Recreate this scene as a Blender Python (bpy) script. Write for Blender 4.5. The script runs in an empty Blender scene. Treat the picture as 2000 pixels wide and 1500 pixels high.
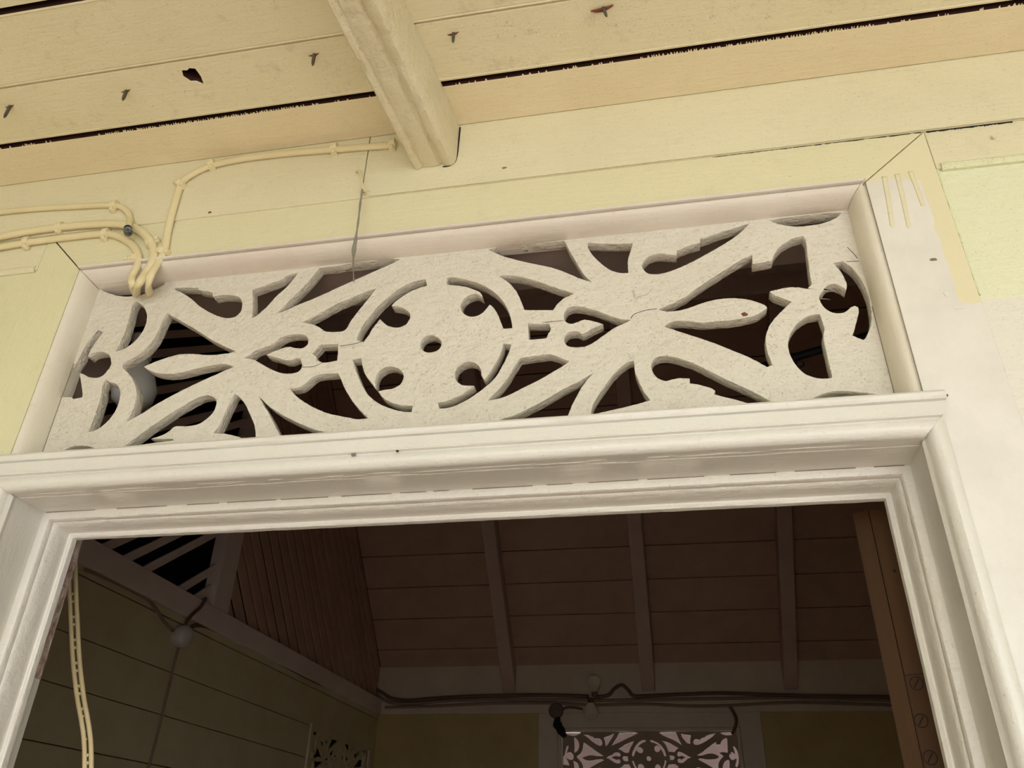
import bpy, bmesh, math, random
from mathutils import Vector, Matrix
random.seed(7)
scene = bpy.context.scene
COL = scene.collection

# ------------------------------------------------------------------ camera
# X runs along the house wall, Y into the house, Z up; lens height ZC above the verandah floor
ZC = 1.62
FPX = 1582.278
RX = ((0.98285706, 0.18311482, 0.02147015),      # camera right
      (-0.07543712, 0.50567088, -0.85942202),    # camera down
      (-0.16822974, 0.84306935, 0.51081584))     # camera forward
cam_d = bpy.data.cameras.new('camera')
cam_d.sensor_width = 36.0
cam_d.lens = 36.0 * FPX / 2000.0
cam_d.clip_start = 0.02
cam = bpy.data.objects.new('camera', cam_d)
COL.objects.link(cam)
r_, d_, f_ = [Vector(v) for v in RX]
cam.matrix_world = Matrix(((r_.x, -d_.x, -f_.x, 0), (r_.y, -d_.y, -f_.y, 0), (r_.z, -d_.z, -f_.z, ZC), (0, 0, 0, 1)))
scene.camera = cam

# ------------------------------------------------------------------ world, sun, exposure
world = bpy.data.worlds.new('sky')
scene.world = world
world.use_nodes = True
bg = world.node_tree.nodes['Background']
bg.inputs['Color'].default_value = (0.86, 0.93, 1.0, 1)
bg.inputs['Strength'].default_value = 2.6
sun_d = bpy.data.lights.new('sun', 'SUN')
sun_d.energy = 6.0
sun_d.color = (1.0, 0.97, 0.92)
sun_d.angle = math.radians(1.5)
sun = bpy.data.objects.new('sun', sun_d)
COL.objects.link(sun)
sun.rotation_euler = (math.radians(34), math.radians(26), 0)     # high sun from over the roof, on the yard only
vs = scene.view_settings
vs.view_transform = 'Standard'
vs.look = 'None'
vs.exposure = 0.48
vs.gamma = 1.0
vs.use_curve_mapping = False


# ------------------------------------------------------------------ helpers
def ray(px, py):
    u, v = (px - 1000.0) / FPX, (py - 750.0) / FPX
    return Vector((RX[0][i] * u + RX[1][i] * v + RX[2][i] for i in range(3)))


def at(px, py, Y):            # the point of the plane Y that shows at a photo pixel (heights relative to the lens)
    d = ray(px, py)
    return d * (Y / d.y)


def atz(px, py, z):
    d = ray(px, py)
    return d * (z / d.z)


def atx(px, py, X):
    d = ray(px, py)
    return d * (X / d.x)


def lin(c):
    out = []
    for v in c:
        v = v / 255.0
        out.append(v / 12.92 if v <= 0.04045 else ((v + 0.055) / 1.055) ** 2.4)
    return (out[0], out[1], out[2], 1.0)


def tag(o, label=None, cat=None, group=None, kind=None):
    if label: o['label'] = label
    if cat: o['category'] = cat
    if group: o['group'] = group
    if kind: o['kind'] = kind
    return o


def attach(o, parent):
    if parent is not None:
        o.parent = parent
        o.matrix_parent_inverse = Matrix.Translation(parent.location).inverted()
    return o


def empty(name, loc, label=None, cat=None, group=None, kind=None):
    o = bpy.data.objects.new(name, None)
    o.empty_display_size = 0.05
    o.location = (loc[0], loc[1], loc[2] + ZC)
    COL.objects.link(o)
    return tag(o, label, cat, group, kind)


def mk(name, verts, faces, mat, parent=None, smooth=False, bevel=0.0, seg=2):
    """verts in world X, Y and height above the lens; one mesh object"""
    me = bpy.data.meshes.new(name)
    bm = bmesh.new()
    vs_ = [bm.verts.new((v[0], v[1], v[2] + ZC)) for v in verts]
    for f in faces:
        try:
            bm.faces.new([vs_[i] for i in f])
        except ValueError:
            pass
    bmesh.ops.recalc_face_normals(bm, faces=bm.faces)
    if bevel > 0:
        bmesh.ops.bevel(bm, geom=list(bm.edges), offset=bevel, segments=seg, profile=0.6, affect='EDGES', clamp_overlap=True)
    if smooth:
        for f in bm.faces: f.smooth = True
    bm.to_mesh(me)
    bm.free()
    me.materials.append(mat)
    o = bpy.data.objects.new(name, me)
    COL.objects.link(o)
    attach(o, parent)
    return o


BOXF = [(0, 1, 2, 3), (7, 6, 5, 4), (0, 4, 5, 1), (1, 5, 6, 2), (2, 6, 7, 3), (3, 7, 4, 0)]


def box(name, x0, x1, y0, y1, z0, z1, mat, parent=None, bevel=0.0015):
    v = [(x0, y0, z0), (x1, y0, z0), (x1, y1, z0), (x0, y1, z0), (x0, y0, z1), (x1, y0, z1), (x1, y1, z1), (x0, y1, z1)]
    return mk(name, v, BOXF, mat, parent, bevel=bevel)


def hexa(name, v, mat, parent=None, bevel=0.0015):
    return mk(name, v, BOXF, mat, parent, bevel=bevel)


def extrude(name, prof, A, B, mat, parent=None, bevel=0.0, smooth=False, n=1, wob=0.0):
    """prof: closed list; A(p), B(p) map a profile point to the two end points; n segments between them"""
    m = len(prof)
    verts, faces = [], []
    rnd = random.Random(name + str(len(bpy.data.objects)))
    for k in range(n + 1):
        t = k / n
        for i, p in enumerate(prof):
            a, b = Vector(A(p)), Vector(B(p))
            q = a.lerp(b, t)
            if wob and 0 < k < n:
                q = q + Vector((rnd.uniform(-wob, wob), rnd.uniform(-wob, wob), rnd.uniform(-wob, wob)))
            verts.append(q)
    for k in range(n):
        for i in range(m):
            j = (i + 1) % m
            faces.append((k * m + i, k * m + j, (k + 1) * m + j, (k + 1) * m + i))
    faces.append(tuple(range(m)))
    faces.append(tuple(n * m + i for i in reversed(range(m))))
    o = mk(name, verts, faces, mat, parent, bevel=bevel)
    if smooth:
        for p in o.data.polygons: p.use_smooth = len(p.vertices) == 4
        shade_angle(o.data, 35)
    return o


def shade_angle(me, deg):
    bm = bmesh.new()
    bm.from_mesh(me)
    for e in bm.edges:
        if len(e.link_faces) == 2:
            e.smooth = e.calc_face_angle(0) < math.radians(deg)
    bm.to_mesh(me)
    bm.free()


def smooth_path(pts, k=6):
    pts = [Vector(p) for p in pts]
    out = []
    n = len(pts)
    for i in range(n - 1):
        p0 = pts[max(i - 1, 0)]; p1 = pts[i]; p2 = pts[i + 1]; p3 = pts[min(i + 2, n - 1)]
        for j in range(k):
            t = j / k
            out.append(0.5 * ((2 * p1) + (p2 - p0) * t + (2 * p0 - 5 * p1 + 4 * p2 - p3) * t * t + (3 * p1 - p0 - 3 * p2 + p3) * t ** 3))
    out.append(pts[-1])
    return out


def tube(name, pts, ru, rv, mat, parent=None, nrm=(0, -1, 0), k=6, seg=10, radii=None):
    """oval cord: ru across the wall, rv out of it"""
    P = smooth_path(pts, k) if k > 1 else [Vector(p) for p in pts]
    verts, faces = [], []
    nrm = Vector(nrm)
    for i, p in enumerate(P):
        t = (P[min(i + 1, len(P) - 1)] - P[max(i - 1, 0)]).normalized()
        b = t.cross(nrm)
        if b.length < 1e-3:
            b = t.cross(Vector((0.3, 0.2, 1)))
        b.normalize()
        c = b.cross(t).normalized()
        s = 1.0 if radii is None else radii(i / (len(P) - 1))
        for j in range(seg):
            a = 2 * math.pi * j / seg
            verts.append(p + b * (ru * s * math.cos(a)) + c * (rv * s * math.sin(a)))
    for i in range(len(P) - 1):
        for j in range(seg):
            j2 = (j + 1) % seg
            faces.append((i * seg + j, i * seg + j2, (i + 1) * seg + j2, (i + 1) * seg + j))
    faces.append(tuple(range(seg)))
    faces.append(tuple((len(P) - 1) * seg + j for j in range(seg)))
    o = mk(name, verts, faces, mat, parent)
    for p in o.data.polygons: p.use_smooth = len(p.vertices) == 4
    return o


def lathe(name, prof, c, axis, mat, parent=None, seg=20):
    """prof: (r, h) along axis from c"""
    axis = Vector(axis).normalized()
    u = axis.orthogonal().normalized()
    w = axis.cross(u)
    c = Vector(c)
    verts, faces = [], []
    for r, h in prof:
        for j in range(seg):
            a = 2 * math.pi * j / seg
            verts.append(c + axis * h + (u * math.cos(a) + w * math.sin(a)) * max(r, 1e-5))
    for i in range(len(prof) - 1):
        for j in range(seg):
            j2 = (j + 1) % seg
            faces.append((i * seg + j, i * seg + j2, (i + 1) * seg + j2, (i + 1) * seg + j))
    faces.append(tuple(range(seg)))
    faces.append(tuple((len(prof) - 1) * seg + j for j in range(seg)))
    o = mk(name, verts, faces, mat, parent)
    for p in o.data.polygons: p.use_smooth = len(p.vertices) == 4
    shade_angle(o.data, 40)
    return o


def cutout_mesh(name, loops, thick, bevel):
    """flat board from closed loops of (x, y): the first is the outline, the others are holes"""
    cu = bpy.data.curves.new(name + '_outline', 'CURVE')
    cu.dimensions = '2D'
    cu.fill_mode = 'BOTH'
    cu.extrude = max(thick / 2 - bevel, 0.0005)
    cu.bevel_depth = bevel
    cu.bevel_resolution = 1
    cu.offset = -bevel
    for lp in loops:
        sp = cu.splines.new('POLY')
        sp.points.add(len(lp) - 1)
        for i, (x, y) in enumerate(lp):
            sp.points[i].co = (x, y, 0, 1)
        sp.use_cyclic_u = True
    tmp = bpy.data.objects.new(name + '_outline', cu)
    COL.objects.link(tmp)
    dg = bpy.context.evaluated_depsgraph_get()
    me = bpy.data.meshes.new_from_object(tmp.evaluated_get(dg))
    me.name = name
    bpy.data.objects.remove(tmp)
    bpy.data.curves.remove(cu)
    return me


# ------------------------------------------------------------------ materials
def node_mat(name):
    m = bpy.data.materials.new(name)
    m.use_nodes = True
    nt = m.node_tree
    return m, nt, nt.nodes['Principled BSDF']


def nz(nt, scale, detail=4.0, rough=0.6, stretch=(1, 1, 1), dist=0.0, coord='Object'):
    tc = nt.nodes.new('ShaderNodeTexCoord')
    mp = nt.nodes.new('ShaderNodeMapping')
    mp.inputs['Scale'].default_value = stretch
    n = nt.nodes.new('ShaderNodeTexNoise')
    n.inputs['Scale'].default_value = scale
    n.inputs['Detail'].default_value = detail
    n.inputs['Roughness'].default_value = rough
    n.inputs['Distortion'].default_value = dist
    nt.links.new(tc.outputs[coord], mp.inputs['Vector'])
    nt.links.new(mp.outputs[0], n.inputs['Vector'])
    return n


def ramp(nt, src, a, b, ca=(0, 0, 0, 1), cb=(1, 1, 1, 1)):
    r = nt.nodes.new('ShaderNodeValToRGB')
    r.color_ramp.elements[0].position = a
    r.color_ramp.elements[1].position = b
    r.color_ramp.elements[0].color = ca
    r.color_ramp.elements[1].color = cb
    nt.links.new(src, r.inputs[0])
    return r


def mix(nt, fac, a, b):
    m = nt.nodes.new('ShaderNodeMix')
    m.data_type = 'RGBA'
    if isinstance(fac, (int, float)): m.inputs[0].default_value = fac
    else: nt.links.new(fac, m.inputs[0])
    for i, c in ((6, a), (7, b)):
        if isinstance(c, tuple): m.inputs[i].default_value = c
        else: nt.links.new(c, m.inputs[i])
    return m.outputs[2]


def math_n(nt, op, a, b=None, c=None):
    m = nt.nodes.new('ShaderNodeMath')
    m.operation = op
    for i, v in enumerate((a, b, c)):
        if v is None: continue
        if isinstance(v, (int, float)): m.inputs[i].default_value = v
        else: nt.links.new(v, m.inputs[i])
    return m.outputs[0]


def paint(name, col, col2=None, speck=0.0, speck_col=(70, 55, 40), rough=0.42, bump=0.25, grain=(0.12, 1, 1), lump=0.35, blotch=0.5, base=None, patch=None):
    """brushed house paint over wood: slow tone drift, brush streaks, lumps, dark specks"""
    m, nt, bs = node_mat(name)
    col2 = col2 or tuple(max(0, c - 14) for c in col)
    n1 = nz(nt, 5.0, 5, 0.6, dist=0.4)
    c = mix(nt, ramp(nt, n1.outputs[0], 0.35, 0.7).outputs[0], lin(col), lin(col2)) if base is None else base(nt)
    if patch:                      # (colour, scale, low, high): worn patches of another coat
        npt = nz(nt, patch[1], 6, 0.65, stretch=(0.35, 1, 1))
        c = mix(nt, ramp(nt, npt.outputs[0], patch[2], patch[3]).outputs[0], c, lin(patch[0]))
    if speck > 0:
        n2 = nz(nt, 190.0, 2, 0.5)
        n3 = nz(nt, 9.0, 3, 0.6)
        sp = ramp(nt, n2.outputs[0], 0.69, 0.74)
        ms = ramp(nt, n3.outputs[0], 0.45, 0.75)
        f = math_n(nt, 'MULTIPLY', sp.outputs[0], ms.outputs[0])
        f = math_n(nt, 'MULTIPLY', f, speck)
        c = mix(nt, f, c, lin(speck_col))
        n4 = nz(nt, 26.0, 6, 0.7)                 # grime
        g = math_n(nt, 'MULTIPLY', ramp(nt, n4.outputs[0], 0.56, 0.85).outputs[0], 0.45 * speck)
        c = mix(nt, g, c, lin(speck_col))
    nt.links.new(c, bs.inputs['Base Color'])
    bs.inputs['Roughness'].default_value = rough
    s1 = nz(nt, 160.0, 3, 0.6, stretch=grain)
    s2 = nz(nt, 80.0, 5, 0.6)
    s3 = nz(nt, 11.0, 2, 0.5)
    s4 = nz(nt, 330.0, 2, 0.5)
    nib = ramp(nt, s4.outputs[0], 0.62, 0.78)
    h = math_n(nt, 'MULTIPLY', s1.outputs[0], 0.35)
    h = math_n(nt, 'MULTIPLY_ADD', nib.outputs[0], 0.22, h)
    h = math_n(nt, 'MULTIPLY_ADD', s2.outputs[0], lump, h)
    h = math_n(nt, 'MULTIPLY_ADD', s3.outputs[0], 0.5, h)
    b = nt.nodes.new('ShaderNodeBump')
    b.inputs['Strength'].default_value = bump
    b.inputs['Distance'].default_value = 0.006
    nt.links.new(h, b.inputs['Height'])
    nt.links.new(b.outputs[0], bs.inputs['Normal'])
    return m


def wood(name, c1, c2, rough=0.7, grain=(1, 1, 0.08), bump=0.3, scale=40):
    m, nt, bs = node_mat(name)
    n = nz(nt, scale, 6, 0.65, stretch=grain, dist=0.6)
    nt.links.new(mix(nt, ramp(nt, n.outputs[0], 0.3, 0.72).outputs[0], lin(c1), lin(c2)), bs.inputs['Base Color'])
    bs.inputs['Roughness'].default_value = rough
    b = nt.nodes.new('ShaderNodeBump')
    b.inputs['Strength'].default_value = bump
    b.inputs['Distance'].default_value = 0.002
    nt.links.new(n.outputs[0], b.inputs['Height'])
    nt.links.new(b.outputs[0], bs.inputs['Normal'])
    return m


def plain(name, col, rough=0.5, metal=0.0, var=0.12, scale=30):
    m, nt, bs = node_mat(name)
    n = nz(nt, scale, 3, 0.6)
    dark = tuple(int(c * (1 - var)) for c in col)
    nt.links.new(mix(nt, n.outputs[0], lin(col), lin(dark)), bs.inputs['Base Color'])
    bs.inputs['Roughness'].default_value = rough
    bs.inputs['Metallic'].default_value = metal
    return m


YEL, CEIL, GRN, WHT, CRM, PNK = (228, 222, 190), (238, 230, 199), (229, 230, 192), (229, 228, 220), (224, 219, 206), (229, 222, 212)
def ceiling_coat(nt):
    """yellow ceiling coat with a patch of fine dark scratches on one stretch"""
    n1 = nz(nt, 5.0, 5, 0.6, dist=0.4)
    c = mix(nt, ramp(nt, n1.outputs[0], 0.35, 0.7).outputs[0], lin((238, 230, 199)), lin((232, 223, 190)))
    geo = nt.nodes.new('ShaderNodeNewGeometry')
    sep = nt.nodes.new('ShaderNodeSeparateXYZ')
    nt.links.new(geo.outputs['Position'], sep.inputs[0])
    inside = math_n(nt, 'MULTIPLY', math_n(nt, 'GREATER_THAN', sep.outputs[0], -0.16), math_n(nt, 'LESS_THAN', sep.outputs[0], 0.36))
    n2 = nz(nt, 70.0, 1.5, 0.5, dist=2.2)
    band = math_n(nt, 'LESS_THAN', math_n(nt, 'ABSOLUTE', math_n(nt, 'SUBTRACT', n2.outputs[0], 0.5)), 0.007)
    n3 = nz(nt, 24.0, 3, 0.6)
    f = math_n(nt, 'MULTIPLY', math_n(nt, 'MULTIPLY', band, inside), ramp(nt, n3.outputs[0], 0.45, 0.65).outputs[0])
    return mix(nt, math_n(nt, 'MULTIPLY', f, 0.55), c, lin((104, 92, 70)))


def head_coat(nt):
    """top architrave: yellow coat that stops short of the bead towards the right, white showing below"""
    n1 = nz(nt, 5.0, 5, 0.6, dist=0.4)
    c = mix(nt, n1.outputs[0], lin((228, 222, 188)), lin((223, 217, 180)))
    geo = nt.nodes.new('ShaderNodeNewGeometry')
    sep = nt.nodes.new('ShaderNodeSeparateXYZ')
    nt.links.new(geo.outputs['Position'], sep.inputs[0])
    n2 = nz(nt, 50.0, 3, 0.6)
    edge = math_n(nt, 'MULTIPLY_ADD', n2.outputs[0], 0.016, sep.outputs[2])
    lim = math_n(nt, 'MULTIPLY_ADD', sep.outputs[0], 0.012, ZC + 0.7185)
    return mix(nt, math_n(nt, 'LESS_THAN', edge, lim), c, lin((230, 226, 216)))


M_YEL = paint('yellow_gloss_paint', YEL, (223, 216, 184), speck=0.35, bump=0.45)
M_CEIL = paint('cream_yellow_ceiling_paint', CEIL, (228, 214, 174), speck=0.9, bump=0.45, base=ceiling_coat)
M_HEAD = paint('yellow_head_board_paint', YEL, speck=0.3, bump=0.45, base=head_coat)
M_STRIP = paint('warm_yellow_edge_paint', (240, 228, 196), (235, 221, 186), speck=0.2, bump=0.45)
M_BEAM = paint('cream_beam_paint', (230, 222, 192), (220, 208, 172), speck=0.5, bump=0.75, grain=(1, 0.1, 1), lump=0.8)
M_GRNV = paint('pale_green_yellow_paint', (227, 224, 186), (221, 219, 180), speck=0.3, bump=0.45, grain=(1, 1, 0.12))
M_GRNP = paint('pale_lime_panel_paint', GRN, (222, 225, 188), speck=0.1, bump=0.8, lump=0.9)
M_WHT = paint('off_white_gloss_paint', WHT, (223, 220, 211), speck=0.12, rough=0.3, bump=0.35)
M_WHTV = paint('off_white_jamb_paint', WHT, (221, 219, 208), speck=0.15, rough=0.3, bump=0.35, grain=(1, 1, 0.12))
M_STOP = paint('thick_white_moulding_paint', (231, 228, 217), (224, 220, 212), speck=0.12, rough=0.3, bump=0.45, lump=0.6)
M_CRM = paint('cream_fretwork_paint', CRM, (218, 212, 197), speck=0.3, rough=0.5, bump=0.8, lump=1.0)
M_BEAD = paint('worn_pinkish_white_paint', PNK, (222, 211, 199), speck=0.3, rough=0.4, bump=0.3, patch=((229, 221, 190), 7, 0.62, 0.70))
M_BEADV = paint('worn_white_bead_paint', (229, 224, 210), (216, 208, 186), speck=0.3, rough=0.4, bump=0.3, grain=(1, 1, 0.12), patch=((200, 186, 160), 22, 0.62, 0.72))
M_GAP = wood('bare_brown_roof_boards', (74, 40, 30), (40, 22, 18), grain=(0.08, 1, 1))
M_ROOMC = paint('dusty_pink_room_paint', (194, 164, 146), (182, 152, 134), speck=0.3, rough=0.6, bump=0.2)
M_ROOMB = paint('pale_room_trim_paint', (206, 182, 172), (194, 170, 160), speck=0.3, rough=0.5, bump=0.2)
M_RAIL = paint('pale_pink_rail_paint', (234, 220, 214), (224, 208, 202), speck=0.2, rough=0.45, bump=0.25)
M_OLIVE = paint('olive_room_wall_paint', (210, 200, 164), (200, 188, 150), speck=0.2, rough=0.6, bump=0.2, grain=(1, 0.12, 1))
M_OLIVEB = paint('olive_panel_paint', (192, 170, 116), (180, 158, 104), speck=0.2, rough=0.6, bump=0.2)
M_TRIMB = paint('grey_pink_trim_paint', (216, 200, 182), (206, 188, 170), speck=0.2, rough=0.5, bump=0.2)
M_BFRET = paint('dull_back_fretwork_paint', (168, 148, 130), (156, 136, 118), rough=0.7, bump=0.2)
M_BEYOND = paint('pink_back_verandah_paint', (134, 112, 106), (124, 102, 98), rough=0.7, bump=0.1)
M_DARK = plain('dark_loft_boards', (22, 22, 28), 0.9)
M_DOOR = wood('brown_varnished_door_wood', (82, 53, 18), (64, 40, 13), rough=0.8, grain=(1, 1, 0.06), scale=30)
M_HINGE = plain('brown_painted_iron', (72, 45, 15), 0.8, 0.0)
M_BARE = wood('flaking_red_primer_wood', (222, 212, 200), (122, 70, 62), rough=0.8, grain=(1, 1, 0.5), scale=130)
M_FLOOR = wood('red_brown_floor_boards', (158, 132, 116), (134, 108, 94), rough=0.5, grain=(0.08, 1, 1), scale=20)
M_RFLOOR = wood('dark_room_floor_boards', (150, 122, 98), (126, 98, 76), rough=0.4, grain=(0.08, 1, 1), scale=20)
M_YARD = plain('pale_sandy_yard', (186, 178, 164), 0.9, 0, 0.25, 3)
M_CABLE = paint('painted_over_cable', (231, 219, 178), (220, 207, 164), speck=0.25, rough=0.4, bump=0.25)
M_CLIP = paint('painted_over_clip', (234, 224, 186), (224, 212, 170), rough=0.4, bump=0.3)
M_STEEL = plain('dull_steel', (120, 122, 120), 0.4, 0.8, 0.35, 120)
M_RUST = plain('rusty_nail_steel', (124, 114, 106), 0.6, 0.55, 0.4, 200)
M_SPLINT = wood('splintered_red_wood', (150, 92, 62), (78, 40, 28), scale=150)
M_STRING = plain('grey_cobweb_string', (150, 146, 132), 0.9)
M_BLACK = plain('black_rod_enamel', (30, 36, 40), 0.35, 0.3)
M_BULB = plain('milky_bulb_glass', (225, 222, 214), 0.25)
M_RCAB = plain('grimy_grey_cable', (160, 134, 116), 0.6)
M_DCAB = plain('dark_brown_cable', (118, 90, 74), 0.6)
M_BOXW = plain('white_plastic_box', (214, 208, 206), 0.4)
M_TWIN = plain('cream_twin_flex', (226, 206, 158), 0.5)

m, nt, bs = node_mat('clear_bulb_glass')
bs.inputs['Base Color'].default_value = (0.8, 0.78, 0.74, 1)
bs.inputs['Roughness'].default_value = 0.08
bs.inputs['Transmission Weight'].default_value = 0.85
bs.inputs['IOR'].default_value = 1.2
M_GLASS = m


def two_coat(nt):
    """right architrave: white undercoat; yellow coat ends in a ragged edge high up, lower on the outer side"""
    geo = nt.nodes.new('ShaderNodeNewGeometry')
    sep = nt.nodes.new('ShaderNodeSeparateXYZ')
    nt.links.new(geo.outputs['Position'], sep.inputs[0])
    x, z = sep.outputs[0], sep.outputs[2]
    n1 = nz(nt, 60.0, 3, 0.6)
    n2 = nz(nt, 9.0, 3, 0.6)
    # height of the ragged lower edge of the yellow coat, across the board
    zz = math_n(nt, 'MULTIPLY_ADD', n1.outputs[0], 0.016, z)
    zz = math_n(nt, 'MULTIPLY_ADD', n2.outputs[0], 0.02, zz)
    up = math_n(nt, 'GREATER_THAN', zz, ZC + 0.728)
    xx = math_n(nt, 'MULTIPLY_ADD', n2.outputs[0], 0.030, x)
    side = math_n(nt, 'GREATER_THAN', xx, 0.346)
    low = math_n(nt, 'GREATER_THAN', zz, ZC + 0.545)
    side = math_n(nt, 'MULTIPLY', side, low)
    f = math_n(nt, 'MAXIMUM', up, side)
    n3 = nz(nt, 14.0, 5, 0.6)
    wht = mix(nt, ramp(nt, n3.outputs[0], 0.4, 0.65).outputs[0], lin((230, 227, 218)), lin((222, 219, 210)))
    return mix(nt, f, wht, lin((228, 221, 186)))


def lime_white(nt):
    """right wall panel: lime coat above the lap line, off-white below"""
    geo = nt.nodes.new('ShaderNodeNewGeometry')
    sep = nt.nodes.new('ShaderNodeSeparateXYZ')
    nt.links.new(geo.outputs['Position'], sep.inputs[0])
    n1 = nz(nt, 40.0, 3, 0.6)
    zz = math_n(nt, 'MULTIPLY_ADD', n1.outputs[0], 0.006, sep.outputs[2])
    f = math_n(nt, 'GREATER_THAN', zz, ZC + 0.533)
    n3 = nz(nt, 6.0, 5, 0.6)
    lime = mix(nt, n3.outputs[0], lin((232, 233, 202)), lin((224, 228, 194)))
    return mix(nt, f, lin((229, 226, 213)), lime)


M_ARCR = paint('white_over_yellow_architrave_paint', WHT, speck=0.12, rough=0.4, bump=0.25, grain=(1, 1, 0.12), base=two_coat)
M_WALLR = paint('lime_and_white_wall_paint', WHT, speck=0.05, rough=0.45, bump=0.5, lump=0.8, base=lime_white)

# ------------------------------------------------------------------ measured planes (camera at Y = 0)
YA = 0.773                      # architrave face
YPL = 0.7703                     # wall plate face
YP = 0.800                      # front of the fretwork
YB = 0.910                      # room side of the front wall
PXL, PXR, PZT = -0.764, 0.2522, 0.695      # sight size of the transom light
RXL, RXR, RZT = -0.759, 0.259, 0.3673      # door reveal
YBK = 5.25                      # back wall of the room
XLW, XRW = -1.864, 1.51         # side walls of the room
ZCE = 0.901                     # verandah ceiling

# ------------------------------------------------------------------ ground, floors
tag(box('yard', -30, 30, -32, -1.75, -2.2, -2.0, M_YARD, bevel=0), kind='structure')['label'] = 'pale sandy yard in front of the verandah'
fl = empty('floor', (0, -0.4, -ZC), kind='structure')
y = -1.7
while y < 0.75:
    box('plank', -4.0, 4.0, y, y + 0.122, -ZC - 0.03, -ZC, M_FLOOR, fl, 0.001)
    y += 0.125
box('joist_deck', -4.0, 4.0, -1.7, 0.9, -ZC - 0.25, -ZC - 0.031, M_FLOOR, fl, 0)
tag(box('floor_room', XLW - 0.05, XRW + 0.05, 0.9, YBK + 0.1, -ZC - 0.06, -ZC, M_RFLOOR, bevel=0), kind='structure')

# ------------------------------------------------------------------ front wall (outside face)
wf = empty('wall_front', (0, 0.84, -ZC), kind='structure')
AXL, AXR, AZT = -0.8545, 0.3522, 0.790       # outer edges of the architrave
box('backing', -4.0, AXL + 0.06, 0.79, YB, -ZC, 1.0, M_ROOMB, wf, 0)
box('backing', AXR - 0.06, 4.0, 0.79, YB, -ZC, 1.0, M_ROOMB, wf, 0)
box('backing', AXL + 0.06, AXR - 0.06, 0.82, YB, PZT + 0.012, 1.0, M_ROOMB, wf, 0)
# wall plate: two lengths butted left of the beam
xj = -0.372
box('wall_plate', -4.0, xj - 0.0006, YPL, 0.80, 0.7832, 0.93, M_YEL, wf, 0.0012)
box('wall_plate', xj + 0.0006, 4.0, YPL, 0.80, 0.7832, 0.93, M_YEL, wf, 0.0012)
# rail and panels either side of the architrave
box('top_rail', AXR + 0.0008, 4.0, YA + 0.001, 0.80, 0.722, 0.79, M_YEL, wf, 0.0015)
extrude('rail_bead', [(0.718, 0.7725), (0.7215, 0.7705), (0.7255, 0.7705), (0.729, 0.7725), (0.729, 0.79), (0.718, 0.79)],
        lambda p: (AXR + 0.006, p[1], p[0]), lambda p: (4.0, p[1], p[0]), M_GRNP, wf)
box('wall_panel', AXR + 0.0008, 4.0, YA + 0.0035, 0.80, -ZC, 0.722, M_WALLR, wf, 0.0015)
box('top_rail', -4.0, AXL - 0.0008, YA + 0.001, 0.80, 0.722, 0.79, M_YEL, wf, 0.0015)
extrude('rail_bead', [(0.718, 0.7735), (0.7215, 0.7715), (0.7255, 0.7715), (0.729, 0.7735), (0.729, 0.79), (0.718, 0.79)],
        lambda p: (-4.0, p[1], p[0]), lambda p: (AXL - 0.004, p[1], p[0]), M_YEL, wf)
box('wall_panel', -4.0, AXL - 0.0008, YA + 0.0035, 0.80, -ZC, 0.722, M_GRNV, wf, 0.0015)

# ------------------------------------------------------------------ trim_1: architrave and bead round the transom light
t1 = empty('trim_1', (0, YA, 0.4), kind='structure')
AP = [(0.0184, YA), (0.0890, YA), (0.0890, 0.803), (0.0184, 0.803)]
zlow = 0.30


def A_top_l(p): return (PXL - p[0], p[1], PZT + p[0])
def A_top_r(p): return (PXR + p[0], p[1], PZT + p[0])


APR = [(0.0184, YA), (0.0992, YA), (0.0992, 0.803), (0.0184, 0.803)]
KM = 0.0808 / 0.0706                  # the right-hand mitre is not quite 45 degrees
extrude('architrave_board', AP, A_top_l, lambda p: (PXR + 0.0184 + (p[0] - 0.0184) * KM, p[1], PZT + p[0]), M_HEAD, t1, bevel=0.0008)
extrude('architrave_board', AP, lambda p: (PXL - p[0] - 0.0008, p[1], PZT + p[0] - 0.0012), lambda p: (PXL - p[0] - 0.0008, p[1], -ZC), M_GRNV, t1, bevel=0.0008)
extrude('architrave_board', APR, lambda p: (PXR + p[0] + 0.0006, p[1], PZT + 0.0172 + (p[0] - 0.0184) / KM), lambda p: (PXR + p[0] + 0.0006, p[1], -ZC), M_ARCR, t1, bevel=0.0008)
BP = [(0.0, 0.818), (0.0, 0.798)] + [(0.0132 * (1 - math.cos(t * math.pi / 16)), 0.7975 - 0.0290 * math.sin(t * math.pi / 16)) for t in range(1, 9)]
BPT = BP[:-1] + [(0.0132, 0.7705), (0.0140, 0.7745), (0.0146, 0.7745), (0.0146, 0.7668), (0.0152, 0.7660), (0.0178, 0.7660), (0.0184, 0.7670), (0.0184, 0.818)]     # head: fillet stands proud of the bead
BP += [(0.0136, 0.7700), (0.0140, 0.7770), (0.0176, 0.7770), (0.0184, 0.7745), (0.0184, 0.818)]               # sides: sunk quirk beside the bead
extrude('bead_moulding', BPT, A_top_l, A_top_r, M_BEAD, t1, smooth=True)
extrude('bead_moulding', BP, lambda p: (PXL - p[0], p[1], PZT + p[0] - 0.0008), lambda p: (PXL - p[0], p[1], RZT + 0.03), M_BEADV, t1, smooth=True)
extrude('bead_moulding', BP, lambda p: (PXR + p[0], p[1], PZT + p[0] - 0.0008), lambda p: (PXR + p[0], p[1], RZT + 0.03), M_BEADV, t1, smooth=True)
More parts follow.
